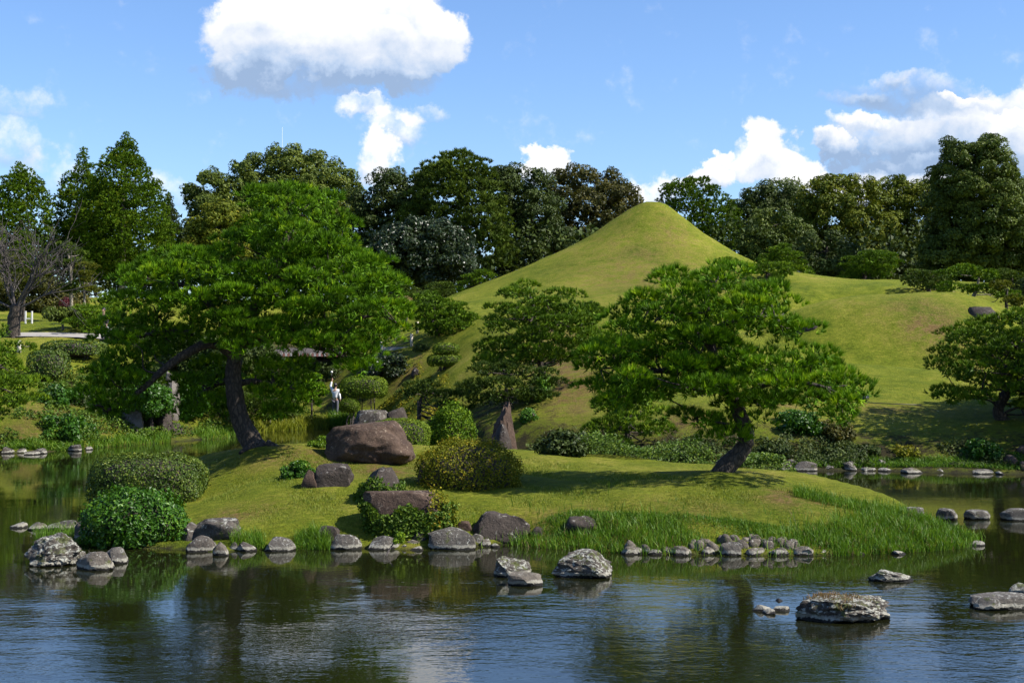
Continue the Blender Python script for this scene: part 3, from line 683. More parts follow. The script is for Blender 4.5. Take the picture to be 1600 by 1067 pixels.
def rock(label, x0, x1, ytop, ybase, mat='rock_grey', depth=None, d=None, seed=None, sub=3, ang=.5, tilt=0.0, name='rock', group=None, dmin=0, flat=.0, cat='rock', key=None, skew=0, sink=.22, blk=2.7, rgh=1.0, taper=0):
    xm = (x0 + x1) / 2; w = None; d = RD(d)
    g = G(xm, ybase, dmin) if d is None else None
    if d is None:
        dd = g[1]; w = (x1 - x0) * dd / FPX; dp = depth or w * .75; d = dd + dp * .42
    w = (x1 - x0) * d / FPX; dp = depth or w * .75
    zb = (g[2] if g is not None else max(0, tz(W(xm, ybase, d)[0], d)))
    zb = min(zb, W(xm, ybase, d)[2] + .02) if g is None else zb
    top = W(xm, ytop, d)[2]; h = max(top - zb, .04); x = W(xm, ybase, d)[0]
    seed = seed if seed is not None else int(x0 * 7 + ybase * 3); rs = np.random.default_rng(seed)
    V, F_ = ico(sub); V = V.copy(); V = V / ((np.abs(V) ** blk).sum(1) ** (1 / blk))[:, None]
    off = Vector(rs.uniform(-50, 50, 3))
    nz = np.array([mnoise.fractal(Vector(v) * 1.15 + off, 1.0, 2.1, 3) for v in V]); V = V * (1 + nz[:, None] * .24)
    for _ in range(int(3 + ang * 12)):     # cleaved faces
        n = rs.normal(size=3); n[2] = abs(n[2]) * .9; n /= np.linalg.norm(n); lim = rs.uniform(.62, .92) - ang * .12
        k = V @ n; V = V - np.maximum(k - lim, 0)[:, None] * n * .88
    rdg = np.array([mnoise.ridged_multi_fractal(Vector(v) * 1.9 + off, 1.0, 2.2, 5, 1.0, 2.0) for v in V]); V = V * (1 - .045 * rgh * (.35 + ang) * (rdg - 1.2))[:, None]
    fz = np.array([mnoise.fractal(Vector(v) * 5.5 + off, .8, 2.1, 4) for v in V]); V = V * (1 + .045 * rgh * fz)[:, None]
    if flat: V[:, 2] = np.where(V[:, 2] > flat, flat + (V[:, 2] - flat) * .2, V[:, 2])
    V[:, 0] += skew * V[:, 2]; V[:, :2] *= (1 - taper * (V[:, 2:3] - V[:, 2].min()) / (V[:, 2].max() - V[:, 2].min()))
    lo, hi = V.min(0), V.max(0)
    V[:, 2] = (V[:, 2] - lo[2]) / (hi[2] - lo[2]); V[:, 2] = V[:, 2] * (h * (1 + sink) + .08) - h * sink - .08
    V[:, 0] = ((V[:, 0] - lo[0]) / (hi[0] - lo[0]) - .5) * w; V[:, 1] = ((V[:, 1] - lo[1]) / (hi[1] - lo[1]) - .5) * dp
    o = mesh_np(name, V, F_, M[mat], None, smooth=(ang < .45)); o.location = (x, d, zb)
    info(o, label, cat, group)
    if ang >= .45:
        o.data.polygons.foreach_set('use_smooth', np.ones(len(F_), bool)); o.data.set_sharp_from_angle(angle=math.radians(28))
    ROCKS[key or label] = (o, V + np.array([x, d, zb]), F_)
    return o
def blades(name, label, pts, h, w, mat, lean=.35, cat='grass', kind='stuff', group=None, tvar=.22, tshift=0, parent=None):
    n = len(pts); P = np.asarray(pts); pn = np.sin(P[:, 0] * 2.3 + 1.7 * np.sin(P[:, 1] * 1.9)) * np.sin(P[:, 1] * 2.9 + P[:, 0] * .7) + .5 * np.sin(P[:, 0] * 7.1 + P[:, 1] * 5.3); H = h * RNG.uniform(.45, 1.3, n) * (1 + .28 * pn); a = RNG.uniform(0, 2 * np.pi, n)
    s = np.stack([np.cos(a), np.sin(a), np.zeros(n)], 1) * w * .5
    ln = unit(n) * lean; ln[:, 2] = 1; ln = nrm(ln); m = P + ln * H[:, None] * .55; tip = P + nrm(ln + unit(n) * np.array([1, 1, .2]) * lean * .9) * H[:, None]
    V = np.stack([P - s - [0, 0, .02], P + s - [0, 0, .02], m + s * .8, tip, m - s * .8], 1).reshape(-1, 3)
    b = np.arange(n)[:, None] * 5
    F1 = np.concatenate([b + [0, 1, 2], b + [0, 2, 4], b + [4, 2, 3]], 0)
    t = np.clip(.45 + RNG.normal(0, tvar, n) + tshift + .10 * pn, 0, 1)
    if n > 60000: F1 = b + [0, 1, 3]
    o = mesh_np(name, V, F1, M[mat], parent, np.tile(t, 3 if n <= 60000 else 1))
    if kind: o['kind'] = kind
    if label: o['label'] = label
    if kind != 'stuff' and cat: o['category'] = cat
    return o
def scatter_on(n, poly_px, cond=None, dmin=0, jit=0.0):
    """n ground points inside a polygon drawn in the photograph's pixels"""
    pw = np.array([G(a, b, dmin)[:2] for a, b in poly_px]); lo, hi = pw.min(0), pw.max(0); out = np.zeros((0, 2))
    while len(out) < n:
        P = RNG.uniform(lo, hi, (n * 2, 2)); P = P[poly_sd(P, pw) > 0]
        if len(P) == 0: break
        out = np.vstack([out, P])
    out = out[:n]; out = out + RNG.normal(0, 1, out.shape) * jit * RNG.uniform(0, 1, (len(out), 1)) ** 2; z = terr(out[:, 0], out[:, 1]); k = z > -.08
    return np.stack([out[:, 0], out[:, 1], np.maximum(z, -.02)], 1)[k]
def surf_leaves(obj_key, cond, n, leaf, mat, name, label, cat='creeper', lift=.03, tshift=0):
    o, V, F_ = ROCKS[obj_key]; a, b, c = V[F_[:, 0]], V[F_[:, 1]], V[F_[:, 2]]; nn = np.cross(b - a, c - a); ar = np.linalg.norm(nn, axis=1); nn = nn / ar[:, None]
    cen = (a + b + c) / 3; k = cond(cen, nn); idx = np.nonzero(k)[0]
    if len(idx) == 0: return
    pick = RNG.choice(idx, n, p=ar[idx] / ar[idx].sum()); r = RNG.uniform(size=(n, 2)); r = np.where(r.sum(1, keepdims=True) > 1, 1 - r, r)
    P = a[pick] + r[:, :1] * (b[pick] - a[pick]) + r[:, 1:] * (c[pick] - a[pick]); N = nn[pick]
    P = P + N * np.abs(RNG.normal(0, lift * 1.6, n))[:, None] + np.array([0, 0, .01])
    root = thing(name, label, cat, P.mean(0) * [1, 1, 0] + [0, 0, P[:, 2].min()])
    bag = Bag(); bag.add(leaf_geo(P, nrm(N + unit(n) * .8), leaf * RNG.uniform(.6, 1.4, n), .6), np.clip(.45 + RNG.normal(0, .22, n) + tshift, 0, 1)); bag.build('foliage', M[mat], root)
def box(c, s, rz=0):
    v = np.array([[x, y, z] for x in (-.5, .5) for y in (-.5, .5) for z in (-.5, .5)]) * s
    if rz: v = v @ np.array([[math.cos(rz), math.sin(rz), 0], [-math.sin(rz), math.cos(rz), 0], [0, 0, 1]])
    return v + c, np.array([[0, 1, 3, 2], [4, 6, 7, 5], [0, 4, 5, 1], [2, 3, 7, 6], [0, 2, 6, 4], [1, 5, 7, 3]])
# ------------------------------------------------------------ trees at the back of the garden
GB = 'tall trees closing the back of the garden'
def T_(name, label, cat, d, T, kind, mat, polys, **kw):
    kw.setdefault('group', GB); kw.setdefault('r0', .28); kw.setdefault('nb', 14); kw['scale'] = kw.get('scale', 1.0) * 1.15; d = d * 1.03
    return tree(name, label, cat, kw.pop('foot', None), polys, d, T, kind, mat, **kw)
T_('cedar_tree', 'bushy cedar with a small topknot at the far left edge of the garden', 'tree', 118, 3.6, 'cedar', 'cedar',
   [[(-60, 330), (-20, 300), (8, 285), (20, 268), (30, 256), (36, 268), (58, 272), (66, 290), (72, 308), (84, 330), (88, 400), (80, 455), (20, 460), (-60, 450)]], margin=.3, scale=.9, tips=[([(16, 300), (22, 272), (31, 252), (40, 272), (50, 300)], .8), ([(44, 300), (52, 276), (60, 270), (68, 290), (70, 305)], .7)])
T_('cedar_tree', 'lower cedar with a thin open spire just left of the tallest cedar', 'tree', 124, 3.6, 'cedar', 'cedar',
   [[(84, 370), (84, 320), (92, 290), (108, 278), (150, 275), (190, 300), (210, 380), (200, 440), (110, 440), (84, 410)]], margin=.3, scale=.9, tips=[([(112, 286), (118, 266), (124, 248), (131, 228), (138, 250), (146, 268), (150, 288)], .9)])
T_('cedar_tree', 'tallest cedar, a broad dark green cone with pale trunk behind the left pine', 'tree', 120, 4.6, 'cedar', 'cedar',
   [[(112, 400), (108, 350), (128, 305), (152, 282), (162, 258), (170, 240), (186, 232), (212, 240), (232, 262), (246, 290), (258, 325), (272, 355), (280, 385), (272, 405), (240, 425), (215, 445), (150, 452), (120, 430)]], margin=.25, ncand=4500, scale=.85, tips=[([(168, 262), (176, 240), (186, 226), (198, 212), (212, 224), (216, 246), (228, 262)], 1.1), ([(186, 232), (192, 218), (198, 208), (206, 218), (208, 232)], .5)],
   trunk=[(191, 480, 0, .34), (191, 430, 0, .3), (193, 330, 0, .22), (197, 240, 0, .07)], bark='barkpale', nb=20)
T_('cedar_tree', 'small dark pointed cedar in the notch right of the tallest cedar', 'tree', 138, 2.2, 'cedar', 'deep',
   [[(240, 420), (246, 370), (256, 330), (265, 300), (272, 330), (286, 362), (296, 420)]], margin=.15, scale=.6, tips=[([(256, 345), (261, 318), (265, 296), (270, 318), (276, 345)], .5)])
T_('camphor_tree', 'rounded olive broadleaf tree between the tallest cedar and the wide dome tree', 'tree', 132, 3.8, 'broad', 'broad',
   [[(283, 312), (300, 290), (312, 278), (330, 270), (356, 272), (380, 285), (392, 320), (392, 400), (360, 420), (300, 420), (286, 380), (300, 330)]], margin=.4)
T_('zelkova_tree', 'light yellow green layered tree rising behind the left shoulder of the big pine', 'tree', 122, 2.8, 'fine', 'ochre',
   [[(292, 392), (300, 350), (318, 325), (345, 315), (372, 322), (392, 345), (392, 400), (340, 405)]], margin=.4, tshift=.08)
T_('camphor_tree', 'wide dome shaped olive broadleaf tree seen above the top of the left pine', 'tree', 134, 4.8, 'broad', 'broad',
   [[(364, 262), (380, 246), (400, 250), (425, 236), (452, 231), (480, 232), (505, 245), (532, 260), (552, 272), (566, 292), (574, 340), (570, 400), (520, 430), (400, 430), (372, 380), (368, 300)]], margin=.35, ncand=3500, tshift=.04)
T_('broadleaf_tree', 'dark evergreen filling the gap between the olive dome tree and the tall pine', 'tree', 130, 3.6, 'broad', 'deep',
   [[(545, 330), (562, 300), (585, 282), (612, 270), (640, 263), (665, 270), (670, 330), (665, 400), (620, 440), (560, 440), (545, 390)]], margin=.35)
T_('pine_tree', 'tall spiky pine with bristling top left of the cone hill', 'tree', 126, 4.0, 'farpine', 'pine_far',
   [[(604, 350), (640, 325), (655, 285), (652, 252), (680, 246), (700, 238), (722, 237), (745, 252), (760, 262), (768, 285), (785, 310), (790, 345), (802, 370), (800, 420), (770, 430), (740, 400), (700, 380), (650, 360)]], margin=.35, ncand=3500, nb=26, tshift=.05)
T_('camellia_tree', 'big rounded dark camellia with glinting leaves in front of the spiky pine', 'tree', 118, 3.6, 'fine', 'dark',
   [[(576, 400), (582, 375), (600, 358), (635, 348), (680, 344), (712, 352), (732, 372), (744, 398), (742, 425), (720, 445), (660, 452), (600, 445), (580, 430)]], margin=.3, dens=1.2, ncand=3000, tshift=.05)
T_('evergreen_oak', 'dark columnar oak with narrow double tip right of the spiky pine', 'tree', 130, 3.6, 'broad', 'deep',
   [[(762, 300), (772, 262), (790, 250), (808, 256), (818, 275), (832, 264), (848, 275), (868, 300), (880, 340), (895, 370), (905, 390), (900, 420), (830, 440), (780, 440), (768, 370)]], margin=.3, ncand=3500)
T_('magnolia_tree', 'flat topped bronze green broadleaf behind the left slope of the cone hill', 'tree', 136, 4.2, 'broad', 'bronze',
   [[(852, 290), (860, 270), (890, 266), (930, 266), (965, 270), (975, 284), (990, 295), (1004, 312), (1004, 340), (985, 390), (920, 420), (870, 400), (856, 340)]], margin=.3, ncand=3000)
T_('cypress_tree', 'round crowned bright cypress just right of the cone hill summit', 'tree', 131, 3.6, 'cedar', 'cedar',
   [[(1034, 315), (1040, 290), (1062, 279), (1090, 278), (1110, 290), (1120, 305), (1140, 312), (1155, 335), (1160, 365), (1150, 395), (1120, 420), (1070, 400), (1040, 370)]], margin=.3, tshift=-.04)
T_('broadleaf_tree', 'dim olive tree behind the round cypress, first of the right hand wood', 'tree', 140, 3.8, 'broad', 'deep',
   [[(1140, 320), (1165, 298), (1200, 292), (1250, 300), (1270, 340), (1260, 420), (1180, 430), (1150, 390)]], margin=.3, tshift=.1)
T_('broadleaf_tree', 'sparse grey topped tree poking above the right hand wood', 'tree', 146, 2.5, 'fine', 'broad',
   [[(1198, 300), (1206, 284), (1228, 279), (1250, 284), (1262, 300), (1240, 330), (1210, 330)]], margin=.2, dens=.35)
T_('chestnut_tree', 'wide yellowing broadleaf with golden crown left of centre in the right hand wood', 'tree', 134, 4.6, 'broad', 'ochre',
   [[(1238, 330), (1250, 300), (1275, 282), (1310, 275), (1345, 278), (1372, 290), (1388, 320), (1400, 400), (1380, 440), (1290, 440), (1245, 400)]], margin=.3, ncand=3500)
T_('chestnut_tree', 'yellowing broadleaf touching the big dark tree at the right', 'tree', 136, 4.2, 'broad', 'ochre',
   [[(1365, 320), (1378, 290), (1405, 280), (1435, 280), (1462, 295), (1475, 340), (1470, 430), (1400, 440), (1370, 400)]], margin=.3, tshift=-.06)
T_('camellia_tree', 'dark rounded broadleaf in front of the yellowing trees beside the white wall', 'tree', 121, 3.2, 'broad', 'deep',
   [[(1240, 385), (1260, 368), (1285, 362), (1315, 372), (1338, 392), (1340, 430), (1325, 450), (1275, 446), (1252, 420)]], margin=.3, tshift=.06)
T_('broadleaf_tree', 'olive lobe of wood standing left of the dark rounded broadleaf', 'tree', 127, 3.2, 'broad', 'broad',
   [[(1156, 400), (1168, 350), (1200, 330), (1240, 335), (1255, 370), (1245, 420), (1180, 425)]], margin=.3, tshift=-.1)
T_('evergreen_oak', 'largest dark evergreen with jagged top rising at the right edge', 'tree', 118, 5.2, 'broad', 'broad',
   [[(1440, 400), (1455, 350), (1456, 275), (1470, 262), (1480, 225), (1500, 232), (1520, 228), (1545, 214), (1552, 232), (1572, 250), (1590, 270), (1600, 300), (1640, 340), (1660, 420), (1600, 440), (1500, 440), (1445, 430)]], margin=.15, ncand=8000, tshift=-.10, nb=24, scale=.75, tips=[([(1536, 240), (1544, 212), (1552, 216), (1556, 240)], .8), ([(1474, 250), (1480, 222), (1492, 228), (1500, 250)], .7), ([(1500, 240), (1512, 224), (1530, 226), (1540, 240)], .8), ([(1456, 300), (1454, 272), (1464, 262), (1474, 290)], .7), ([(1575, 290), (1586, 262), (1596, 280), (1600, 300)], .7)])
T_('evergreen_oak', 'dark evergreen half hidden beyond the right edge', 'tree', 124, 4.5, 'broad', 'deep',
   [[(1620, 440), (1590, 330), (1630, 280), (1700, 260), (1780, 300), (1800, 440)]])
T_('cedar_tree', 'dark cedar cut by the left edge of the view', 'tree', 126, 4.5, 'cedar', 'cedar',
   [[(-240, 450), (-230, 330), (-170, 260), (-100, 290), (-50, 340), (-40, 450)]])
# low dark undergrowth that closes the wood to the ground
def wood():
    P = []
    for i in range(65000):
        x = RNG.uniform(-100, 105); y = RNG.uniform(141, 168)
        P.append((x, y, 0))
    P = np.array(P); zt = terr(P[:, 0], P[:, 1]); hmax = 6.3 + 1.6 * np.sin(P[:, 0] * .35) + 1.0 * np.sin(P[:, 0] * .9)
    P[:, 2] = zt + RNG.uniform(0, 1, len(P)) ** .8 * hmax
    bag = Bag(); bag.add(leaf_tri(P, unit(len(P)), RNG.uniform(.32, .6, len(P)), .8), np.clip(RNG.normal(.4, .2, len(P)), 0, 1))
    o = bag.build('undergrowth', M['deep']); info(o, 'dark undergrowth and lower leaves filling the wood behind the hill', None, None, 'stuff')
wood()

# ------------------------------------------------------------ clipped pines and shrubs on the hill
GN = 'cloud pruned pines on the hill'
def N_(label, d, T, polys, kind='niwaki', mat='pine_mid', name='garden_pine', **kw):
    kw.setdefault('group', GN); kw.setdefault('r0', .12); kw.setdefault('nb', 14); kw.setdefault('rb', .035); kw.setdefault('bark', 'bark'); kw.setdefault('margin', .25)
    return tree(name, label, 'pine tree', kw.pop('foot', None), polys, d, T, kind, mat, **kw)
N_('conical clipped pine at the right foot of the cone hill', 108, 2.0, [[(1192, 425), (1195, 395), (1205, 385), (1219, 378), (1235, 388), (1252, 402), (1268, 425), (1272, 442), (1240, 440), (1210, 432)]])
N_('low spreading clipped pine in front of the conical one', 101, 1.8, [[(1158, 430), (1165, 412), (1190, 406), (1222, 410), (1234, 422), (1230, 438), (1215, 443), (1195, 432), (1170, 430)]])
N_('tiny dark pine dome low on the right slope of the cone hill', 104, 1.2, [[(1117, 418), (1122, 408), (1140, 403), (1160, 412), (1165, 422), (1140, 424)]])
N_('spreading pine with visible dark trunk on the lawn crest', 108, 2.4, [[(1322, 420), (1325, 400), (1350, 393), (1370, 389), (1390, 398), (1402, 410), (1398, 425), (1380, 440), (1360, 436), (1340, 440), (1325, 435)], ([(1306, 442), (1308, 432), (1325, 430), (1336, 440)], 0, 1)],
   trunk=[(1350, 446, 0, .22), (1351, 430, 0, .18), (1356, 410, 0, .1)])
N_('broad dark clipped pine left of the tiered pine with white prop', 98, 2.0, [[(1420, 450), (1426, 428), (1440, 414), (1456, 420), (1470, 430), (1482, 445), (1480, 456), (1450, 457)]], mat='pine_far')
N_('tiered pine with golden tips and pale bent limb above a grey rock', 92, 1.9,
   [[(1480, 430), (1486, 418), (1505, 415), (1530, 411), (1548, 424), (1558, 438), (1550, 444), (1520, 442), (1500, 438)], ([(1461, 455), (1470, 448), (1500, 450), (1498, 460), (1475, 460)], -.5, 1.0),
    ([(1500, 455), (1515, 442), (1540, 446), (1545, 458), (1520, 464)], 0, 1.2), ([(1552, 465), (1558, 454), (1585, 456), (1590, 466), (1570, 470)], -.6, 1.0)],
   trunk=[(1520, 486, 0, .16), (1512, 478, 0, .13), (1520, 465, 0, .12), (1528, 445, 0, .08), (1528, 425, 0, .04)], bark='barkpale')
N_('low golden pine pad at the right of the grey hill rock', 90, 1.0, [[(1545, 446), (1555, 442), (1580, 446), (1578, 454), (1552, 454)], ([(1562, 474), (1575, 466), (1610, 466), (1612, 476), (1575, 478)], -1, 1)], mat='pine_gold')
N_('small round pine behind the golden pads at the right edge', 100, 1.4, [[(1556, 430), (1562, 420), (1574, 415), (1588, 424), (1600, 438), (1590, 445), (1562, 442)]], mat='pine_far')
clipped('camellia_bush', 'dark leafy bush at the right edge behind the golden pine pads', 1584, 1640, 432, 476, 2.2, 'deep', .14, 2.2, d=97, group='bushes on the hill')
N_('tiered clipped pine on the lawn below the left slope of the cone hill', 93, 2.2, [[(640, 500), (645, 478), (652, 462), (672, 454), (690, 466), (712, 468), (728, 480), (742, 498), (744, 512), (728, 524), (705, 530), (680, 530), (658, 520), (645, 512)]], margin=.2, dens=.9,
   trunk=[(694, 540, 0, .14), (685, 525, 0, .12), (678, 500, 0, .1), (676, 470, 0, .05)], nb=26)
N_('low pine cluster along the foot of the cone hill, left end', 109, 1.6, [[(628, 470), (640, 452), (660, 448), (680, 458), (686, 472), (660, 480), (640, 482)]], mat='pine_far')
N_('row of small pine pads climbing the left edge of the cone hill', 116, 1.5, [[(708, 450), (722, 436), (738, 424), (760, 420), (782, 424), (792, 432), (770, 438), (740, 450), (718, 462)]])
N_('rounded dark pine on the slope behind the left pine tip', 110, 1.9, [[(600, 480), (598, 450), (612, 438), (632, 440), (648, 456), (645, 475), (620, 488)]], mat='pine_far')
N_('rounded clipped pine between the two tiered pines', 112, 1.7, [[(660, 460), (668, 444), (690, 437), (708, 446), (716, 462), (700, 472), (672, 470)]], mat='pine_far')
N_('small pine pad bush right of the broad middle pine', 74, .9, [[(908, 490), (914, 474), (935, 474), (945, 486), (962, 492), (955, 504), (930, 504), (915, 500)]], mat='pine_mid', scale=.8)
# two people-high shrubs and bushes on the slope
clipped('two_tier_bush', 'upper rounded half of the stacked topiary on the slope', 676, 718, 536, 555, 1.5, 'box', .09, 2.8, d=86, group='stacked topiary')
clipped('two_tier_bush', 'lower wider half of the stacked topiary on the slope', 667, 724, 553, 574, 2.0, 'box', .09, 2.8, d=86, group='stacked topiary', tshift=-.06)
clipped('rounded_hedge', 'large loaf shaped clipped bush right of the pavilion post', 531, 606, 587, 625, 2.6, 'box', .10, 2.9, d=86, stem=1, tshift=.05)
clipped('ball_bush', 'small clipped ball bush beside the person in white', 530, 563, 621, 647, 1.2, 'box', .08, 2.2, d=84.5)
clipped('box_hedge', 'rounded bright green hedge directly behind the big brown boulder', 575, 672, 655, 712, 1.7, 'box', .055, 3.4, d=44.5, tshift=.12)
clipped('boxwood_hedge', 'large loaf shaped clipped hedge at the left end of the island', 144, 319, 710, 797, 2.2, 'hedge', .062, 3.4, d=35.5, cover=2.1, rough=.05)
N_('camellia with leggy stems on the bank below the rope fence', 91, 1.5, [[(572, 575), (580, 560), (600, 553), (625, 552), (640, 562), (645, 575), (630, 592), (600, 590), (580, 590)]], kind='shrubm', mat='dark', name='camellia_shrub', group='bushes on the hill', dens=.8, bark='barkpale',
   trunk=[(612, 604, 0, .06), (608, 590, 0, .05), (606, 570, 0, .03)])
N_('small bush at the foot of the fence posts', 92, .8, [[(648, 552), (652, 540), (668, 540), (672, 552)]], kind='shrubm', mat='deep', name='small_bush', group='bushes on the hill', scale=.7)
N_('pale pinkish bush behind the tip of the left pine', 100, 1.2, [[(620, 478), (624, 468), (636, 468), (642, 478), (634, 484)]], kind='shrubm', mat='straw', name='dry_bush', group='bushes on the hill')
N_('broad middle pine with layered pads in front of the cone hill', 66, 2.4,
   [[(758, 535), (768, 492), (786, 462), (806, 448), (828, 444), (846, 456), (870, 449), (900, 462), (915, 480), (938, 494), (938, 515), (955, 520), (940, 545), (910, 565), (870, 570), (830, 580), (790, 590), (764, 575), (745, 570), (745, 555)]],
   kind='pinem', nb=40, rb=.05, margin=.12, ncand=5000, dens=1.1, group='large pines across the pond',
   trunk=[(838, 660, 0, .2), (850, 610, 0, .17), (845, 570, 0, .14), (838, 520, 0, .1), (832, 470, 0, .05)])
N_('low spreading dark pine under the broad middle pine', 63, 1.6, [[(730, 600), (738, 570), (800, 565), (868, 572), (872, 610), (845, 638), (800, 636), (770, 648), (730, 625)]], kind='pinem', mat='pine_far', group='large pines across the pond', tshift=-.05)
N_('long dark pine reaching left over the post', 70, 1.5, [[(630, 615), (640, 598), (665, 594), (700, 606), (745, 600), (770, 640), (760, 670), (700, 650), (660, 636), (640, 628)]], kind='pinem', mat='pine_far', group='large pines across the pond', tshift=-.05,
   trunk=[(655, 660, 0, .1), (655, 640, 0, .09), (660, 615, 0, .05)])
N_('dark low pine behind the trunk of the right pine', 53, 1.8, [[(912, 690), (918, 655), (945, 625), (975, 608), (1010, 612), (1040, 632), (1052, 662), (1030, 690), (1000, 702), (960, 708), (925, 702)]], kind='pinem', nb=16, group='large pines across the pond', margin=.25)
clipped('garden_pine', 'dense conical dwarf pine behind the azalea dome', 664, 748, 630, 735, 1.7, 'pine_mid', .075, 1.38, cat='pine tree', d=47.5, group='large pines across the pond', rough=.16, loose=1.3, cover=2.6, tshift=.06)
tree('shore_pine', 'large pine at the right edge leaning over the shaded bank', 'pine tree', None,
     [[(1462, 590), (1470, 560), (1490, 520), (1530, 497), (1570, 484), (1610, 476), (1690, 490), (1760, 560), (1740, 630), (1650, 640), (1610, 620), (1560, 625), (1520, 600), (1480, 600)],
      ([(1462, 620), (1475, 598), (1530, 600), (1560, 630), (1520, 640), (1485, 640)], -.4, 1.2), ([(1580, 640), (1600, 620), (1680, 620), (1690, 650), (1610, 655)], -.4, 1.4)], 55, 3.2, 'pinem', 'pine_mid',
     trunk=[(1583, 668, 0, .24), (1566, 655, 0, .22), (1560, 638, 0, .2), (1580, 600, 0, .17), (1605, 540, 0, .08)], bark='bark', nb=60, rb=.05, group='large pines across the pond', ncand=7000, margin=.22, dens=1.0)
tree('shore_pine', 'pine at the left edge with layered boughs over the bank', 'pine tree', None,
     [[(-90, 540), (-40, 500), (5, 515), (20, 548), (30, 570), (62, 600), (66, 622), (40, 640), (22, 655), (-20, 665), (-90, 660)]], 60, 2.4, 'pinem', 'pine_mid',
     trunk=[(-10, 705, 0, .2), (-14, 660, 0, .17), (-8, 600, 0, .12), (-14, 540, 0, .06)], nb=30, group='large pines across the pond', ncand=4000, margin=.22)

# ------------------------------------------------------------ the two big island pines
tree('island_pine', 'big spreading pine with curved dark trunk on the left of the island', 'pine tree', None,
     [[(390, 318), (398, 298), (440, 288), (490, 289), (523, 305), (528, 322), (505, 336), (550, 338), (556, 352), (538, 372), (545, 392), (560, 408), (480, 420), (400, 412), (362, 385), (362, 362), (388, 350), (394, 334)],
      ([(194, 462), (204, 432), (238, 408), (268, 392), (312, 384), (352, 383), (385, 402), (402, 432), (420, 480), (415, 520), (380, 530), (325, 520), (270, 500), (228, 490), (200, 482)], -.6, 2.2),
      ([(385, 430), (430, 398), (500, 392), (560, 390), (602, 403), (622, 430), (624, 458), (636, 490), (630, 518), (614, 538), (585, 552), (560, 560), (510, 545), (450, 530), (400, 510)], -.2, 2.4),
      ([(325, 545), (345, 515), (410, 505), (480, 515), (550, 530), (585, 548), (575, 575), (535, 566), (480, 555), (420, 560), (370, 558)], -1.3, 1.3),
      ([(172, 560), (176, 500), (205, 476), (255, 492), (300, 515), (298, 540), (260, 560), (220, 590), (190, 590)], .3, 1.6),
      ([(126, 612), (134, 582), (164, 556), (205, 566), (235, 590), (212, 635), (185, 668), (150, 660), (130, 640)], -.5, 1.3),
      ([(285, 640), (290, 600), (310, 570), (355, 560), (362, 600), (358, 655), (320, 668), (292, 660)], .9, 1.3),
      ([(392, 600), (402, 565), (440, 555), (485, 566), (494, 600), (478, 640), (430, 660), (400, 640)], 1.0, 1.4),
      ([(526, 590), (536, 560), (568, 558), (584, 578), (562, 596)], -1.0, .7)], 38.3, 2.3, 'pine', 'pine',
     trunk=[(410, 712, -.1, .40), (394, 692, 0, .29), (376, 655, 0, .25), (366, 612, 0, .23), (366, 565, 0, .21), (385, 510, 0, .18), (415, 450, 0, .15), (445, 380, 0, .11), (455, 320, 0, .05)], nb=110, rb=.035,
     boughs=[[(368, 560, 0, .14), (348, 543, -.3, .13), (325, 537, -.5, .13), (290, 553, -.6, .12), (255, 578, -.7, .10), (225, 605, -.7, .08), (190, 630, -.7, .06), (165, 642, -.6, .03)],
             [(375, 540, 0, .15), (410, 528, -.3, .12), (470, 510, -.5, .09), (540, 500, -.4, .06), (600, 490, -.3, .03)], [(380, 520, 0, .13), (340, 490, -.2, .10), (300, 450, -.3, .08), (240, 440, -.3, .04)],
             [(366, 600, 0, .10), (400, 596, .5, .08), (450, 605, .9, .04)], [(366, 590, 0, .10), (340, 600, .5, .07), (305, 620, .8, .04)], [(300, 520, -.3, .09), (250, 520, 0, .07), (200, 530, .3, .04)],
             [(420, 440, 0, .12), (480, 430, -.3, .09), (560, 440, -.3, .05)], [(440, 530, -.5, .08), (500, 545, -1.1, .05), (560, 565, -1.1, .03)], [(418, 694, -.1, .13), (446, 704, -.3, .04)], [(398, 694, -.2, .13), (374, 708, -.5, .04)]],
     group='island pines', ncand=8000, margin=.16, front=.62)
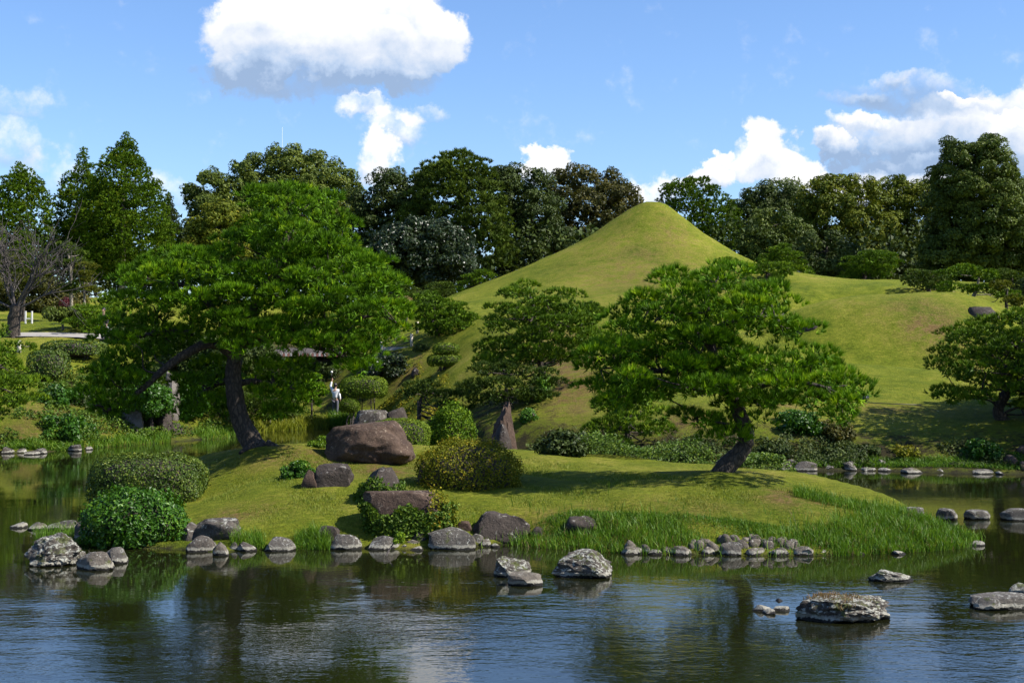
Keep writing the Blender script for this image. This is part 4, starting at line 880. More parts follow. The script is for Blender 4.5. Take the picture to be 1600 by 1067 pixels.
tree('island_pine', 'leaning pine with spiky needles on the right of the island', 'pine tree', None,
     [[(1000, 505), (982, 482), (1008, 455), (1020, 438), (1060, 422), (1110, 414), (1160, 417), (1198, 438), (1195, 450), (1240, 458), (1250, 475), (1240, 498), (1256, 515), (1236, 532), (1190, 538), (1140, 530), (1100, 550), (1050, 550)],
      ([(920, 545), (932, 515), (958, 488), (1000, 496), (1060, 540), (1090, 575), (1080, 610), (1030, 628), (985, 646), (945, 640), (912, 612), (922, 585)], .3, 1.9),
      ([(1115, 570), (1148, 547), (1200, 550), (1245, 534), (1292, 548), (1302, 566), (1326, 578), (1346, 602), (1340, 628), (1332, 660), (1290, 666), (1262, 646), (1200, 648), (1150, 648), (1100, 640), (1060, 615), (1075, 590)], -.5, 1.5),
      ([(1030, 540), (1080, 515), (1140, 520), (1165, 560), (1140, 610), (1080, 615), (1040, 580)], .7, 1.3),
      ([(1064, 658), (1082, 643), (1112, 648), (1108, 668), (1080, 672)], -.2, .4), ([(1114, 700), (1114, 668), (1145, 655), (1165, 680), (1152, 700)], .2, .5), ([(1168, 670), (1180, 652), (1196, 662), (1186, 678)], -.2, .3)], 33.8, 1.9, 'pine', 'pine',
     trunk=[(1118, 754, 0, .34), (1134, 730, 0, .24), (1158, 705, 0, .20), (1166, 680, 0, .185), (1155, 645, 0, .17), (1135, 600, 0, .14), (1115, 555, 0, .12), (1105, 500, 0, .09), (1105, 445, 0, .04)], nb=90, rb=.03,
     boughs=[[(1150, 635, 0, .10), (1185, 605, -.4, .08), (1235, 595, -.6, .06), (1290, 605, -.6, .03)], [(1118, 560, 0, .10), (1070, 575, .2, .08), (1010, 580, .3, .06), (960, 575, .3, .03)],
             [(1105, 520, 0, .09), (1150, 500, -.3, .06), (1210, 495, -.5, .03)], [(1110, 540, 0, .09), (1060, 500, -.3, .06), (1020, 475, -.3, .03)], [(1160, 670, 0, .05), (1135, 662, -.2, .03), (1090, 655, -.2, .012)],
             [(1140, 610, 0, .07), (1110, 610, -.6, .05), (1080, 605, -.9, .03)]],
     group='island pines', ncand=8000, margin=.14, front=.62, tshift=.04)
print('big trees', round(time.time() - T0, 1))
# ------------------------------------------------------------ left bank, behind the pond
def cherry(label, px, py, d, seed=3):
    d = RD(d); rs = random.Random(seed); base = W(px, py, d); base[2] = tz(base[0], d)
    root = thing('bare_cherry_tree', label, 'tree', base)
    V, F_ = tube([W(20, 531, d), W(21, 512, d), W(24, 490, d), W(26, 478, d)], [.42, .36, .34, .30], 12, .05); V[:, 2] = np.where(V[:, 2] < base[2] + .05, base[2] - .1, V[:, 2])
    mesh_np('trunk', V, F_, M['bark'], root, smooth=True)
    bag = Bag()
    def grow(p, dr, L, r, lv):
        pts = [p]; q = p.copy(); v = dr.copy()
        for i in range(3):
            v = v + np.array([rs.gauss(0, .16), rs.gauss(0, .16), rs.gauss(.03, .12)]); v /= np.linalg.norm(v); q = q + v * L / 3; pts.append(q.copy())
        bag.add(tube(pts, [r, r * .85, r * .7, r * .5], 4 if lv > 1 else 3))
        if lv == 0: return
        for i in range(4):
            k = rs.choice([1, 2, 3]); nv = v + np.array([rs.gauss(0, .55), rs.gauss(0, .55), rs.gauss(.05, .35)]); nv /= np.linalg.norm(nv)
            grow(pts[k], nv, L * rs.uniform(.6, .8), r * .55, lv - 1)
    t0 = W(24, 484, d)
    for vx, vz, L, r in [(-.35, .9, 2.4, .16), (-.05, 1, 2.0, .12), (.35, .95, 2.6, .12), (.7, .8, 2.4, .12), (.95, .45, 2.8, .10), (-.9, .6, 2.2, .12), (.55, 1, 3.0, .10)]:
        v = np.array([vx, rs.gauss(0, .3), vz]); grow(t0, v / np.linalg.norm(v), L * .95, r * .7, 3)
    bag.build('branches', M['barkgrey'], root, True)['kind'] = 'stuff'
cherry('leafless grey cherry tree with thick trunk at the left edge of the lawn', 20, 528, 87)
GL = 'garden trees on the left lawn'
N_('tall tiered pine with pale stem beside the leafless cherry', 100, 1.1, [[(86, 392), (95, 382), (108, 378), (120, 386), (134, 396), (132, 402), (100, 404)], ([(95, 414), (105, 406), (135, 404), (140, 414), (110, 418)], 0, 1.0), ([(98, 455), (104, 440), (126, 442), (132, 456), (120, 464), (100, 462)], 0, 1.0)],
   mat='pine_far', group=GL, trunk=[(112, 486, 0, .12), (111, 450, 0, .1), (110, 420, 0, .09), (105, 388, 0, .04)], bark='barkpale', nb=12, scale=.8)
N_('golden tiered pine with four flat pads right of the pale stemmed pine', 98, .9, [[(123, 420), (128, 412), (142, 414), (144, 421)], ([(120, 430), (124, 425), (142, 426), (144, 432)], 0, .8), ([(122, 442), (128, 435), (145, 437), (146, 443)], 0, .8), ([(134, 456), (140, 448), (154, 451), (154, 457)], -.3, .8)],
   mat='pine_gold', group=GL, trunk=[(131, 492, 0, .08), (132, 460, 0, .07), (132, 435, 0, .06), (132, 418, 0, .03)], bark='barkpale', nb=8, scale=.62, margin=.1)
N_('yellow tinged pine behind the leafless cherry branches', 99, 1.4, [[(4, 412), (8, 400), (20, 398), (32, 408), (30, 416)], ([(8, 455), (14, 440), (40, 432), (60, 440), (52, 456), (24, 460)], 0, 1.1), ([(44, 432), (52, 420), (72, 424), (74, 434)], 0, 1)], mat='pine_gold', group=GL, scale=.8, tshift=-.15)
N_('brownish tree mass behind the bare branches', 105, 2.0, [[(-10, 490), (-10, 430), (40, 430), (95, 440), (110, 470), (100, 492), (50, 492)]], kind='shrubm', mat='bronze', name='autumn_tree', group=GL, scale=1.7, dens=.8)
N_('reddish brown maple left of the tallest cedar trunk', 103, 1.3, [[(96, 478), (100, 462), (118, 456), (134, 466), (134, 482), (112, 486)]], kind='shrubm', mat='bronze', name='maple_tree', group=GL, scale=1.2, tshift=.15)
N_('tiny dark red maple under the tiered pine', 102, .5, [[(97, 476), (100, 467), (108, 468), (109, 477), (101, 480)]], kind='shrubm', mat='red', name='maple_tree', group=GL, scale=.7)
N_('umbrella shaped tree with forked white trunk by the long low hedge', 91, 1.6, [[(78, 497), (84, 485), (105, 479), (126, 482), (128, 494), (110, 502), (85, 504)]], kind='shrubm', mat='broad', name='umbrella_tree', group=GL,
   trunk=[(99, 520, 0, .09), (98, 508, 0, .07), (97, 495, 0, .05)], bark='barkpale')
N_('dense dome shaped clipped pine left of the tallest cedar trunk', 90, 1.6, [[(112, 510), (116, 490), (128, 478), (142, 475), (158, 486), (172, 500), (176, 515), (160, 528), (125, 526)]], group=GL, tshift=.05)
N_('taller clipped pine behind the dome pine', 97, 1.6, [[(152, 485), (158, 466), (172, 456), (184, 460), (194, 480), (192, 510), (165, 510)]], group=GL, tshift=.05)
N_('dark clipped shrub mass right of the dome pine', 88, 2.0, [[(178, 530), (182, 510), (215, 500), (250, 512), (262, 535), (250, 560), (200, 560)]], kind='shrubm', mat='deep', name='dark_shrub', group='shrubs on the left bank', scale=1.2)
N_('leafy shrub belt seen under the left pine bough', 84, 1.8, [[(255, 560), (270, 515), (330, 520), (420, 540), (440, 580), (400, 600), (330, 590), (270, 585)]], kind='shrubm', mat='deep', name='dark_shrub', group='shrubs on the left bank', scale=1.2, tshift=.1)
clipped('low_hedge', 'long low clipped hedge along the gravel path', 26, 165, 517, 531, 1.0, 'hedge', .13, 5.0, d=92)
clipped('round_bush', 'low dark round bush behind the long low hedge', 74, 104, 505, 521, 1.2, 'deep', .12, 2.2, d=94.5)
clipped('flat_topped_shrub', 'wide flat topped clipped shrub on leggy stems', 68, 165, 532, 562, 2.4, 'hedge', .12, 3.6, d=80, stem=1, zmin=-.4)
clipped('block_hedge', 'square dark clipped hedge block on the left bank', 48, 104, 547, 597, 2.2, 'hedge', .11, 4.0, d=73.5, tshift=-.06)
N_('glossy upright camellia below the square hedge block', None, 1.1, [[(66, 628), (72, 606), (95, 600), (118, 610), (122, 630), (110, 640), (85, 640)]], kind='shrubm', mat='camellia', name='camellia_shrub', group='shrubs on the left bank', tshift=-.08, bark='barkgrey', rb=.02)
N_('low dense camellia by the left shore stones', None, 1.3, [[(72, 690), (76, 655), (95, 645), (125, 650), (142, 670), (138, 692), (110, 698)]], kind='shrubm', mat='camellia', name='camellia_shrub', group='shrubs on the left bank', tshift=-.08)
N_('shrub draped over the pale standing stones', 71, 1.3, [[(195, 632), (205, 600), (235, 590), (262, 605), (270, 640), (262, 662), (230, 664)]], kind='shrubm', mat='camellia', name='camellia_shrub', group='shrubs on the left bank')
N_('dark shrub left of the pale standing stones', 70, 1.2, [[(140, 690), (142, 665), (165, 655), (178, 672), (172, 692)]], kind='shrubm', mat='deep', name='dark_shrub', group='shrubs on the left bank')
N_('dim pine behind the trunk of the left pine', 78, 1.8, [[(300, 650), (300, 615), (340, 600), (400, 600), (450, 600), (468, 625), (450, 652), (380, 660)]], kind='pinem', mat='pine_far', group='large pines across the pond')
N_('small dense pine in front of the pavilion post', 86.5, 1.1, [[(466, 628), (468, 600), (478, 584), (492, 580), (504, 592), (509, 612), (505, 630), (485, 634)]], kind='niwaki', mat='pine', group='large pines across the pond', scale=.7, trunk=[(487, 644, 0, .06), (487, 630, 0, .05), (486, 600, 0, .03)])
N_('low pine boughs by the far shore reeds', 83, 1.2, [[(402, 665), (400, 640), (430, 630), (440, 650), (432, 668)], ([(405, 625), (410, 612), (440, 610), (442, 625)], 1, .8)], kind='niwaki', mat='pine_mid', group='large pines across the pond', scale=.7)
rock('pale upright stone with flat face between shrubs on the left bank', 254, 280, 580, 628, 'rock_pale', depth=.9, d=74, ang=.9, sub=3)
rock('broad pale standing stone over the left shore', 180, 226, 628, 692, 'rock_pale', depth=1.3, d=70.5, ang=.9, sub=3)
rock('brown leaning stone beside the broad pale stone', 244, 268, 640, 684, 'rock_dark', depth=.9, d=72, ang=.8)
rock('black angular boulder at the end of the left shore stones', 256, 289, 660, 686, 'rock_dark', depth=1.0, d=72.5, ang=.9)
rock('dark rock low under the left pine bough', 225, 248, 666, 688, 'rock_dark', depth=.8, d=71.5, ang=.7)
rock('small grey rock at the foot of the broad pale stone', 172, 186, 668, 690, 'rock_dark', depth=.6, d=70, ang=.7)
# far shore stones, left
for (a, b, t, y, lab) in [(3, 22, 698, 709, 'leftmost dark rounded stone on the left shore'), (24, 44, 700, 708, 'flat dark stone second on the left shore'), (38, 62, 704, 711, 'thin pale stone lying at the left waterline'),
                          (56, 76, 700, 709, 'flat grey slab right of the thin pale stone on the left shore'), (106, 130, 694, 705, 'grey slab below the low camellia'), (134, 146, 697, 703, 'small dark stone beside the grey slab')]:
    rock(lab, a, b, t, y, 'rock_shore', depth=.7, group='left shore stones', ang=.5, sub=2)
# right far shore stones
for (a, b, t, y, m, lab) in [(1217, 1238, 722, 735, 'rock_tan', 'brownish stone at the left end of the right shore'), (1240, 1278, 720, 736, 'rock_tan', 'bright white topped boulder on the right shore'), (1280, 1306, 724, 735, 'rock_grey', 'rounded grey stone next to the white topped boulder'),
                             (1228, 1248, 717, 727, 'rock_tan', 'small pale stone behind the white topped boulder'), (1316, 1338, 720, 735, 'rock_grey', 'pointed grey stone in shade on the right shore'), (1340, 1368, 729, 736, 'rock_shore', 'low dark stone right of the pointed one'),
                             (1370, 1398, 730, 737, 'rock_shore', 'low dark stone left of the pale disc stone'), (1408, 1443, 730, 740, 'rock_tan', 'flat pale disc shaped stone on the right shore'), (1444, 1459, 731, 738, 'rock_tan', 'small pale stone right of the disc stone'),
                             (1460, 1476, 731, 738, 'rock_shore', 'dark stone mid right shore beside the small pale one'), (1518, 1556, 733, 741, 'rock_grey', 'flat grey ledge under the leafy bush on the right shore'), (1368, 1384, 717, 726, 'rock_shore', 'small rough stone above the waterline in shade'),
                             (1556, 1566, 736, 742, 'rock_shore', 'little dark stone at the end of the grey ledge')]:
    rock(lab, a, b, t, y, m, depth=.7, group='right shore stones', ang=.45, sub=2)
rock('round brown boulder above the right shore', 1564, 1588, 710, 730, 'rock_brown', depth=.7, ang=.2, sub=3)
rock('brown boulder half under leaves at the right edge', 1586, 1612, 695, 712, 'rock_brown', depth=.7, ang=.25, sub=3)
rock('small brown boulder low at the right edge', 1592, 1612, 720, 738, 'rock_brown', depth=.6, ang=.25, sub=3)
rock('dark stone with white blotch high on the slope', 642, 658, 574, 590, 'rock_dark', depth=.9, ang=.8, sub=3)
rock('grey ridge rock behind the brown boulder, left part', 552, 615, 640, 662, 'rock_shore', depth=1.6, d=80, ang=.8, sub=3)
rock('dark angular rock crest right of the grey ridge rock', 604, 642, 636, 658, 'rock_dark', depth=1.4, d=79, ang=.8, sub=3)
rock('dark pointed stone on the left flank of the mound', 1246, 1276, 502, 520, 'rock_dark', depth=1.0, ang=.85, sub=3)
rock('small low stone touching the pointed mound stone', 1243, 1255, 516, 526, 'rock_dark', depth=.5, ang=.6, sub=2)
rock('grey streaked rock under the tiered golden pine', 1510, 1560, 479, 501, 'rock_dark', depth=1.4, ang=.7, sub=3)
rock('tall dark ridged stone standing left of the brown slope', 765, 812, 626, 676, 'rock_brown', depth=1.5, d=56, ang=.55, taper=.25, sub=4, blk=3.4, rgh=2.5)
rock('grey stone with white streak at the foot of the ridged stone', 770, 800, 662, 706, 'rock_dark', depth=1.0, d=54, ang=.8, sub=3)
# shrubs on the right bank
N_('bright leafy rounded bush on the right bank by the pine', None, .9, [[(1220, 672), (1222, 652), (1236, 642), (1262, 642), (1278, 655), (1280, 675), (1265, 684), (1235, 684)]], kind='shrubm', mat='camellia', name='camellia_shrub', group='shrubs on the right bank', scale=.7, margin=.1, dens=1.2)
N_('reddish brown twiggy bush right of the bright rounded bush', None, .8, [[(1280, 688), (1284, 668), (1300, 662), (1325, 665), (1330, 682), (1315, 694), (1290, 694)]], kind='shrubm', mat='bronze', name='twiggy_bush', group='shrubs on the right bank', scale=.7, margin=.1, tshift=.1)
N_('glinting leafy bush at the right end of the shaded bank', None, .7, [[(1512, 712), (1516, 696), (1535, 690), (1558, 696), (1560, 712), (1548, 726), (1530, 722)]], kind='shrubm', mat='camellia', name='camellia_shrub', group='shrubs on the right bank', scale=.6, margin=.08, dens=.8)
N_('dry pale bush in the shade above the right shore stones', None, .6, [[(1395, 716), (1400, 700), (1420, 696), (1432, 706), (1430, 720)]], kind='shrubm', mat='azalea', name='dry_bush', group='shrubs on the right bank', scale=.6, margin=.08, dens=.5)
N_('lime green young bush beside the ridged stone', None, .6, [[(838, 606), (845, 590), (856, 590), (856, 608), (850, 630), (836, 632)]], kind='shrubm', mat='camellia', tshift=.25, name='lime_shrub', group='shrubs on the right bank', scale=.45, margin=.05, dens=.8)
N_('small round shrub right of the ridged stone', None, .6, [[(814, 660), (816, 645), (828, 640), (838, 648), (836, 662)]], kind='shrubm', mat='camellia', name='camellia_shrub', group='shrubs on the right bank', scale=.6, margin=.05)
N_('dark undergrowth bush below the brown slope', None, 1.0, [[(845, 712), (850, 680), (880, 672), (915, 690), (915, 715)]], kind='shrubm', mat='deep', name='dark_shrub', group='shrubs on the right bank', scale=.8)
N_('dark bush behind the ivy left of the right pine trunk', None, 1.0, [[(1040, 712), (1044, 690), (1075, 682), (1110, 690), (1130, 712), (1100, 722)]], kind='shrubm', mat='deep', name='dark_shrub', group='shrubs on the right bank', scale=.8)
N_('dark bush right of the right pine trunk', None, 1.0, [[(1180, 718), (1182, 694), (1205, 686), (1235, 694), (1240, 714), (1210, 722)]], kind='shrubm', mat='deep', name='dark_shrub', group='shrubs on the right bank', scale=.8)
N_('low dark bush along the shaded right bank', None, .9, [[(1275, 716), (1285, 700), (1330, 698), (1375, 700), (1380, 716), (1330, 722)]], kind='shrubm', mat='deep', name='dark_shrub', group='shrubs on the right bank', scale=.7, dens=.7)

# thicker planting on the left bank
for (lab, d, T, poly, mat, sc) in [
    ('shrub mass low behind the round leafy camellias', 72, 1.5, [(120, 665), (122, 630), (145, 612), (175, 618), (190, 640), (180, 668)], 'deep', 1.0),
    ('shrub filling the slope above the pale standing stones', 78, 1.6, [(150, 615), (160, 585), (200, 570), (245, 578), (250, 600), (200, 612)], 'deep', 1.1),
    ('green shrub right of the upright pale stone', 76, 1.4, [(278, 648), (280, 612), (300, 596), (322, 606), (326, 640), (300, 656)], 'camellia', 1.0),
    ('shrub under the left end of the pavilion', 86, 1.5, [(400, 640), (405, 604), (430, 590), (462, 600), (468, 632), (440, 648)], 'deep', 1.1),
    ('dark shrub behind the pavilion posts', 99, 1.8, [(480, 610), (485, 575), (520, 565), (560, 580), (560, 615), (520, 620)], 'deep', 1.3),
    ('shrub on the slope right of the pavilion', 96, 1.8, [(556, 590), (560, 560), (580, 552), (600, 560), (600, 585)], 'deep', 1.2),
    ('mossy shrub above the left shore stones', 66, 1.0, [(0, 692), (4, 664), (30, 656), (50, 672), (56, 694), (30, 700)], 'bronze', .9),
    ('dark shrub in the shade of the left edge pine', 64, 1.2, [(-40, 700), (-36, 670), (0, 664), (22, 676), (26, 698)], 'deep', .9)]:
    N_(lab, d, T, [poly], kind='shrubm', mat=mat, name='dark_shrub' if mat == 'deep' else 'green_shrub', group='shrubs on the left bank', scale=sc, nb=8, margin=.15)
tree('pine_tree', 'tall pine beyond the right edge shading the bank', 'pine tree', None, [[(1640, 570), (1650, 450), (1720, 380), (1850, 350), (1960, 420), (1980, 560), (1900, 620), (1700, 620)]], 57, 3.2, 'pinem', 'pine_mid', r0=.3, nb=20, rb=.05, scale=1.3, dens=1.5, group='large pines across the pond')
tree('pine_tree', 'second pine beyond the right edge at the water', 'pine tree', None, [[(1640, 640), (1650, 560), (1700, 500), (1800, 470), (1900, 520), (1900, 640), (1760, 670)]], 50.5, 2.4, 'pinem', 'pine_mid', r0=.3, nb=20, rb=.05, scale=1.2, dens=1.5, group='large pines across the pond')
def cover(n, poly, dmin, hmax, leaf, mat, label, th=.0):
    P = scatter_on(n, poly, dmin=dmin); k = np.array([mnoise.noise(Vector((q[0] * .7, q[1] * .7, 1.5))) for q in P])
    P, k = P[k > th], k[k > th]; P[:, 2] += RNG.uniform(0, 1, len(P)) * hmax * np.clip(.3 + 1.6 * (k - th), 0, 1.3)
    bag = Bag(); bag.add(leaf_geo(P, nrm(np.array([0, -.3, 1]) + unit(len(P)) * .9), leaf * RNG.uniform(.6, 1.4, len(P)), .6), np.clip(RNG.normal(.45, .25, len(P)), 0, 1))
    info(bag.build('ground_cover', M[mat]), label, None, None, 'stuff')
cover(26000, [(0, 700), (30, 640), (110, 590), (300, 590), (400, 620), (480, 645), (515, 662), (430, 668), (300, 685), (130, 700)], 50, .55, .13, 'creeper', 'weeds and low ground cover on the left bank', -.12)
cover(9000, [(560, 640), (570, 600), (620, 575), (650, 560), (700, 590), (720, 640), (640, 680), (590, 670)], 52, .35, .12, 'azalea', 'dry weeds and ground cover on the slope beside the loaf shaped bush', .02)
cover(9000, [(820, 716), (840, 680), (920, 690), (1040, 700), (1240, 690), (1240, 726), (1040, 724)], 43, .5, .10, 'deep', 'dark ground cover on the shaded bank behind the island', -.15)
cover(9000, [(1240, 728), (1250, 690), (1330, 690), (1600, 700), (1600, 732), (1400, 732)], 43, .35, .10, 'deep', 'dark ground cover on the shaded right bank', -.05)
print('banks', round(time.time() - T0, 1))

# ------------------------------------------------------------ island rocks and shrubs
rock('big smooth brown boulder crowning the island', 508, 648, 657, 727, 'rock_brown', depth=1.9, ang=.22, sub=5, seed=3, blk=2.5, rgh=.5, taper=.34, sink=.1, key='big')
rock('brown rock with deep cleft, right piece, on the left lawn', 488, 553, 724, 762, 'rock_dark', depth=.8, ang=.85, sub=4, seed=5)
rock('orange brown slab split from the cleft rock', 472, 502, 733, 763, 'rock_brown', depth=.6, ang=.7, sub=3, seed=8)
rock('tall rounded dark boulder half covered by creeper', 549, 642, 729, 806, 'rock_dark', depth=1.2, ang=.12, sub=4, seed=21, blk=2.8, key='tallb', d=31.6)
rock('wide brown block behind the creeper beside the tall rounded boulder', 565, 706, 766, 832, 'rock_brown', depth=1.0, ang=.5, sub=4, seed=30, key='wideb', d=29.9, flat=.4)
rock('long dark round topped boulder on the shore by the tall grass', 735, 829, 798, 845, 'rock_dark', depth=1.0, ang=.3, sub=4, seed=44)
rock('small boulder half hidden left of the azalea dome', 652, 672, 718, 758, 'rock_brown', depth=.6, ang=.4, sub=3)
rock('dark dome stone standing in the front grass', 884, 934, 806, 836, 'rock_dark', depth=.6, ang=.3, sub=3, seed=9)
rock('low dark stone in grass right of the long boulder', 826, 852, 822, 842, 'rock_dark', depth=.4, ang=.4, sub=3)
rock('large angular rock leaning on the left front shore', 298, 382, 808, 846, 'rock_shore', depth=.9, ang=.8, sub=4, seed=3)
rock('rough dark stone left of the large angular rock', 284, 312, 816, 846, 'rock_shore', depth=.5, ang=.7, sub=3)
rock('dark stone under the ground cover behind the right pine foot', 1195, 1240, 742, 758, 'rock_dark', depth=.6, d=36.5, ang=.4, sub=3)
GS = 'stones edging the front shore of the island'
for (a, b, t, y, m, lab) in [
    (292, 340, 837, 864, 'rock_shore', 'pyramid stone with pale band below the large angular rock'), (332, 360, 846, 869, 'rock_tan', 'small striped cone shaped stone standing in the water'), (358, 372, 846, 860, 'rock_shore', 'tiny dark stone behind the striped cone stone'),
    (366, 402, 846, 862, 'rock_shore', 'low mossy stone right of the striped cone stone'), (413, 462, 838, 862, 'rock_grey', 'flat topped grey stone between the two grass clumps'), (492, 532, 821, 848, 'rock_dark', 'smooth black stone behind the shore grass clump'),
    (517, 566, 834, 860, 'rock_grey', 'grey stone with moss under the creeper covered block'), (573, 626, 836, 860, 'rock_grey', 'grey angular stone with lime leaves at its right end'), (626, 638, 850, 858, 'rock_tan', 'pebble beside the lime leaves'),
    (636, 660, 843, 855, 'rock_tan', 'oval pebble above another oval pebble'), (640, 662, 853, 861, 'rock_tan', 'oval pebble lying in the water'), (643, 668, 830, 846, 'rock_shore', 'mossy stone in the dark gap right of the lime leaves'),
    (668, 744, 824, 860, 'rock_grey', 'wide two toned boulder at the centre of the front shore'), (735, 756, 833, 848, 'rock_grey', 'pale round stone on the right shoulder of the two toned boulder'), (746, 768, 841, 855, 'rock_tan', 'round tan stone right of the two toned boulder'),
    (710, 738, 813, 832, 'rock_brown', 'brown flat stone behind the two toned boulder'), (766, 782, 848, 856, 'rock_shore', 'thin dark stone at the grass edge'),
    (968, 1008, 853, 868, 'rock_tan', 'first pale stone at the left end of the long stone row'), (1011, 1036, 858, 868, 'rock_tan', 'small flat stone second in the long stone row'), (1045, 1082, 853, 869, 'rock_tan', 'wedge shaped pale stone third in the long stone row'),
    (1092, 1124, 853, 868, 'rock_tan', 'grey oblong stone left of the tallest stone of the row'), (1124, 1160, 845, 869, 'rock_grey', 'tallest square stone of the long stone row'), (1161, 1196, 855, 869, 'rock_tan', 'flat pale stone right of the tallest one'),
    (1200, 1232, 855, 869, 'rock_shore', 'mossy stone with pebbles behind it in the row'), (1236, 1273, 853, 869, 'rock_tan', 'brown brick shaped stone near the row end'), (1274, 1301, 858, 868, 'rock_tan', 'white flat stone ending the long row'),
    (1340, 1356, 862, 867, 'rock_tan', 'low stone peeping from the tall grass'), (1392, 1416, 860, 867, 'rock_tan', 'flat brownish stone under the tall grass'), (1514, 1540, 844, 853, 'rock_tan', 'flat stone at the very tip of the island')]:
    rock(lab, a, b, t, y, m, depth=None, group=GS, ang=.55, sub=3 if b - a > 30 else 2)
rp = random.Random(4); kp = 0
for (x, y) in [(1008, 857), (1040, 861), (1085, 857), (1092, 852), (1082, 849), (1102, 851), (1113, 853), (1128, 846), (1146, 842), (1160, 851), (1166, 846), (1178, 850), (1190, 850), (1180, 843), (1200, 852), (1206, 848), (1218, 849), (1228, 850), (1222, 845), (1232, 853), (1240, 851), (1135, 844), (1172, 841), (984, 851)]:
    w = rp.uniform(15, 24)
    rock('rounded cobble packed behind the long stone row on the island shore', x - w / 2, x + w / 2, y - rp.uniform(7, 11), y + 6, 'rock_tan', d=28.35 + rp.uniform(0, .2) + max(0, 854 - y) * .03, depth=.25, ang=.3, sub=2, group='cobbles behind the long stone row', name='cobble')
# rocks standing in the water
rock('large lichen whitened boulder in the water at the left', 41, 133, 831, 886, 'rock_lichen', depth=1.1, ang=.45, sub=5, seed=2, rgh=2.2)
rock('cracked grey stone in front of the lichen boulder', 118, 183, 861, 892, 'rock_tan', depth=.6, ang=.7, sub=4, seed=6)
rock('lichen topped stone right of the cracked grey stone', 160, 203, 854, 881, 'rock_grey', depth=.5, ang=.7, sub=4, seed=6)
rock('dark flat slab at the far left in the water', 17, 44, 816, 826, 'rock_grey', depth=.5, ang=.6, sub=3)
rock('pale wedge slab beside the dark flat slab', 42, 72, 816, 829, 'rock_tan', depth=.4, ang=.8, sub=3)
rock('shadowed dark rock behind the lichen boulder', 66, 128, 813, 832, 'rock_shore', depth=.8, d=32.5, ang=.5, sub=3)
rock('dark boulder in shade under the leafy round bush', 118, 150, 812, 862, 'rock_shore', depth=.6, d=30.8, ang=.4, sub=3)
rock('dark mottled rock in the water below the long boulder', 768, 831, 867, 903, 'rock_lichen', depth=.7, ang=.7, sub=4, seed=17, rgh=2.2)
rock('flat pale stone in front of the dark mottled rock', 793, 848, 893, 916, 'rock_tan', depth=.5, ang=.45, sub=3, seed=18)
rock('sharp ridged white and grey rock in the open water', 861, 959, 858, 904, 'rock_lichen', depth=.9, ang=.7, sub=5, seed=23, rgh=1.7, key='ridged')
rock('small crusty rock in the water off the island tip', 1356, 1426, 890, 909, 'rock_lichen', depth=.5, ang=.7, sub=4, seed=27, rgh=2.5)
rock('large flat rock with dry grass in the right foreground water', 1239, 1397, 930, 974, 'rock_lichen', depth=1.1, ang=.6, sub=5, seed=31, flat=.25, rgh=2.5, key='flatrock')
rock('long flat brown rock cut by the right edge', 1512, 1625, 927, 954, 'rock_grey', depth=.9, ang=.55, sub=4, seed=33, flat=.3)
rock('small mottled rock behind the long flat rock', 1572, 1612, 911, 932, 'rock_lichen', depth=.4, d=23.6, ang=.5, sub=3)
for (a, b, t, y, lab) in [(1172, 1206, 944, 956, 'low dark rubble left of the flat grass topped rock'), (1206, 1236, 946, 957, 'low dark rubble touching the flat grass topped rock'), (1190, 1210, 950, 960, 'little dark stone with pale top in the rubble'), (1210, 1224, 935, 941, 'single tiny pale stone above the rubble')]:
    rock(lab, a, b, t, y, 'rock_shore', depth=.3, ang=.7, sub=3, group='small stones by the flat rock')
GT = 'stepping stones right of the island'
for (a, b, t, y, lab) in [(1406, 1444, 792, 808, 'first stepping stone half behind the island grass'), (1465, 1496, 794, 813, 'second stepping stone from the island'), (1506, 1547, 796, 812, 'third stepping stone with pale band'), (1563, 1612, 793, 814, 'last stepping stone at the right edge')]:
    rock(lab, a, b, t, y, 'rock_grey', depth=.6, ang=.3, sub=3, group=GT, flat=.35, name='stepping_stone', cat='stepping stone')
# leafy shrubs on the island
def S_(label, d, T, polys, mat, name, **kw):
    kw.setdefault('scale', 1.0); kw.setdefault('margin', .1); kw.setdefault('bark', 'barkgrey'); kw.setdefault('r0', .03); kw.setdefault('rb', .012); kw.setdefault('nb', 14); kw.setdefault('ncand', 2500)
    return tree(name, label, 'shrub', kw.pop('foot', None), polys, d, T, 'shrub', mat, **kw)
clipped('leafy_shrub', 'round leafy bright green bush overhanging the water at the left of the island', 134, 288, 767, 872, 1.9, 'camellia', .085, 2.1, d=29.9, rough=.13, loose=.8, cover=3.0, stem=1, zmin=-.9)
clipped('azalea_shrub', 'azalea dome with twiggy middle in the centre of the island', 653, 813, 688, 800, 1.9, 'azalea', .055, 2.15, d=34.3, rough=.12, loose=.9, cover=1.5, stem=1, zmin=-.9)
S_('little shrub left of the cleft rock', 34.3, .3, [[(440, 755), (445, 735), (462, 724), (482, 726), (485, 745), (470, 758)]], 'camellia', 'small_shrub', margin=.03, scale=.7)
S_('small leafy plant at the left of the big brown boulder', 38.5, .3, [[(480, 700), (488, 690), (508, 684), (512, 700), (495, 706)]], 'lime', 'small_plant', margin=.02, scale=.6, tshift=-.3)
S_('tiny lime leaved plant in the front shore stones', 28.3, .12, [[(616, 848), (618, 838), (627, 835), (629, 846)]], 'lime', 'small_plant', margin=.01, scale=.35)
surf_leaves('tallb', lambda c, n: (c[:, 2] < c[:, 2].max() - (.38 + .12 * np.sin(c[:, 0] * 9)) * (c[:, 2].max() - tz(c[0, 0], 30.8)) ) & (n[:, 1] < .6), 6000, .075, 'creeper', 'creeper_plant', 'small leaved creeper over the lower half of the tall rounded boulder')
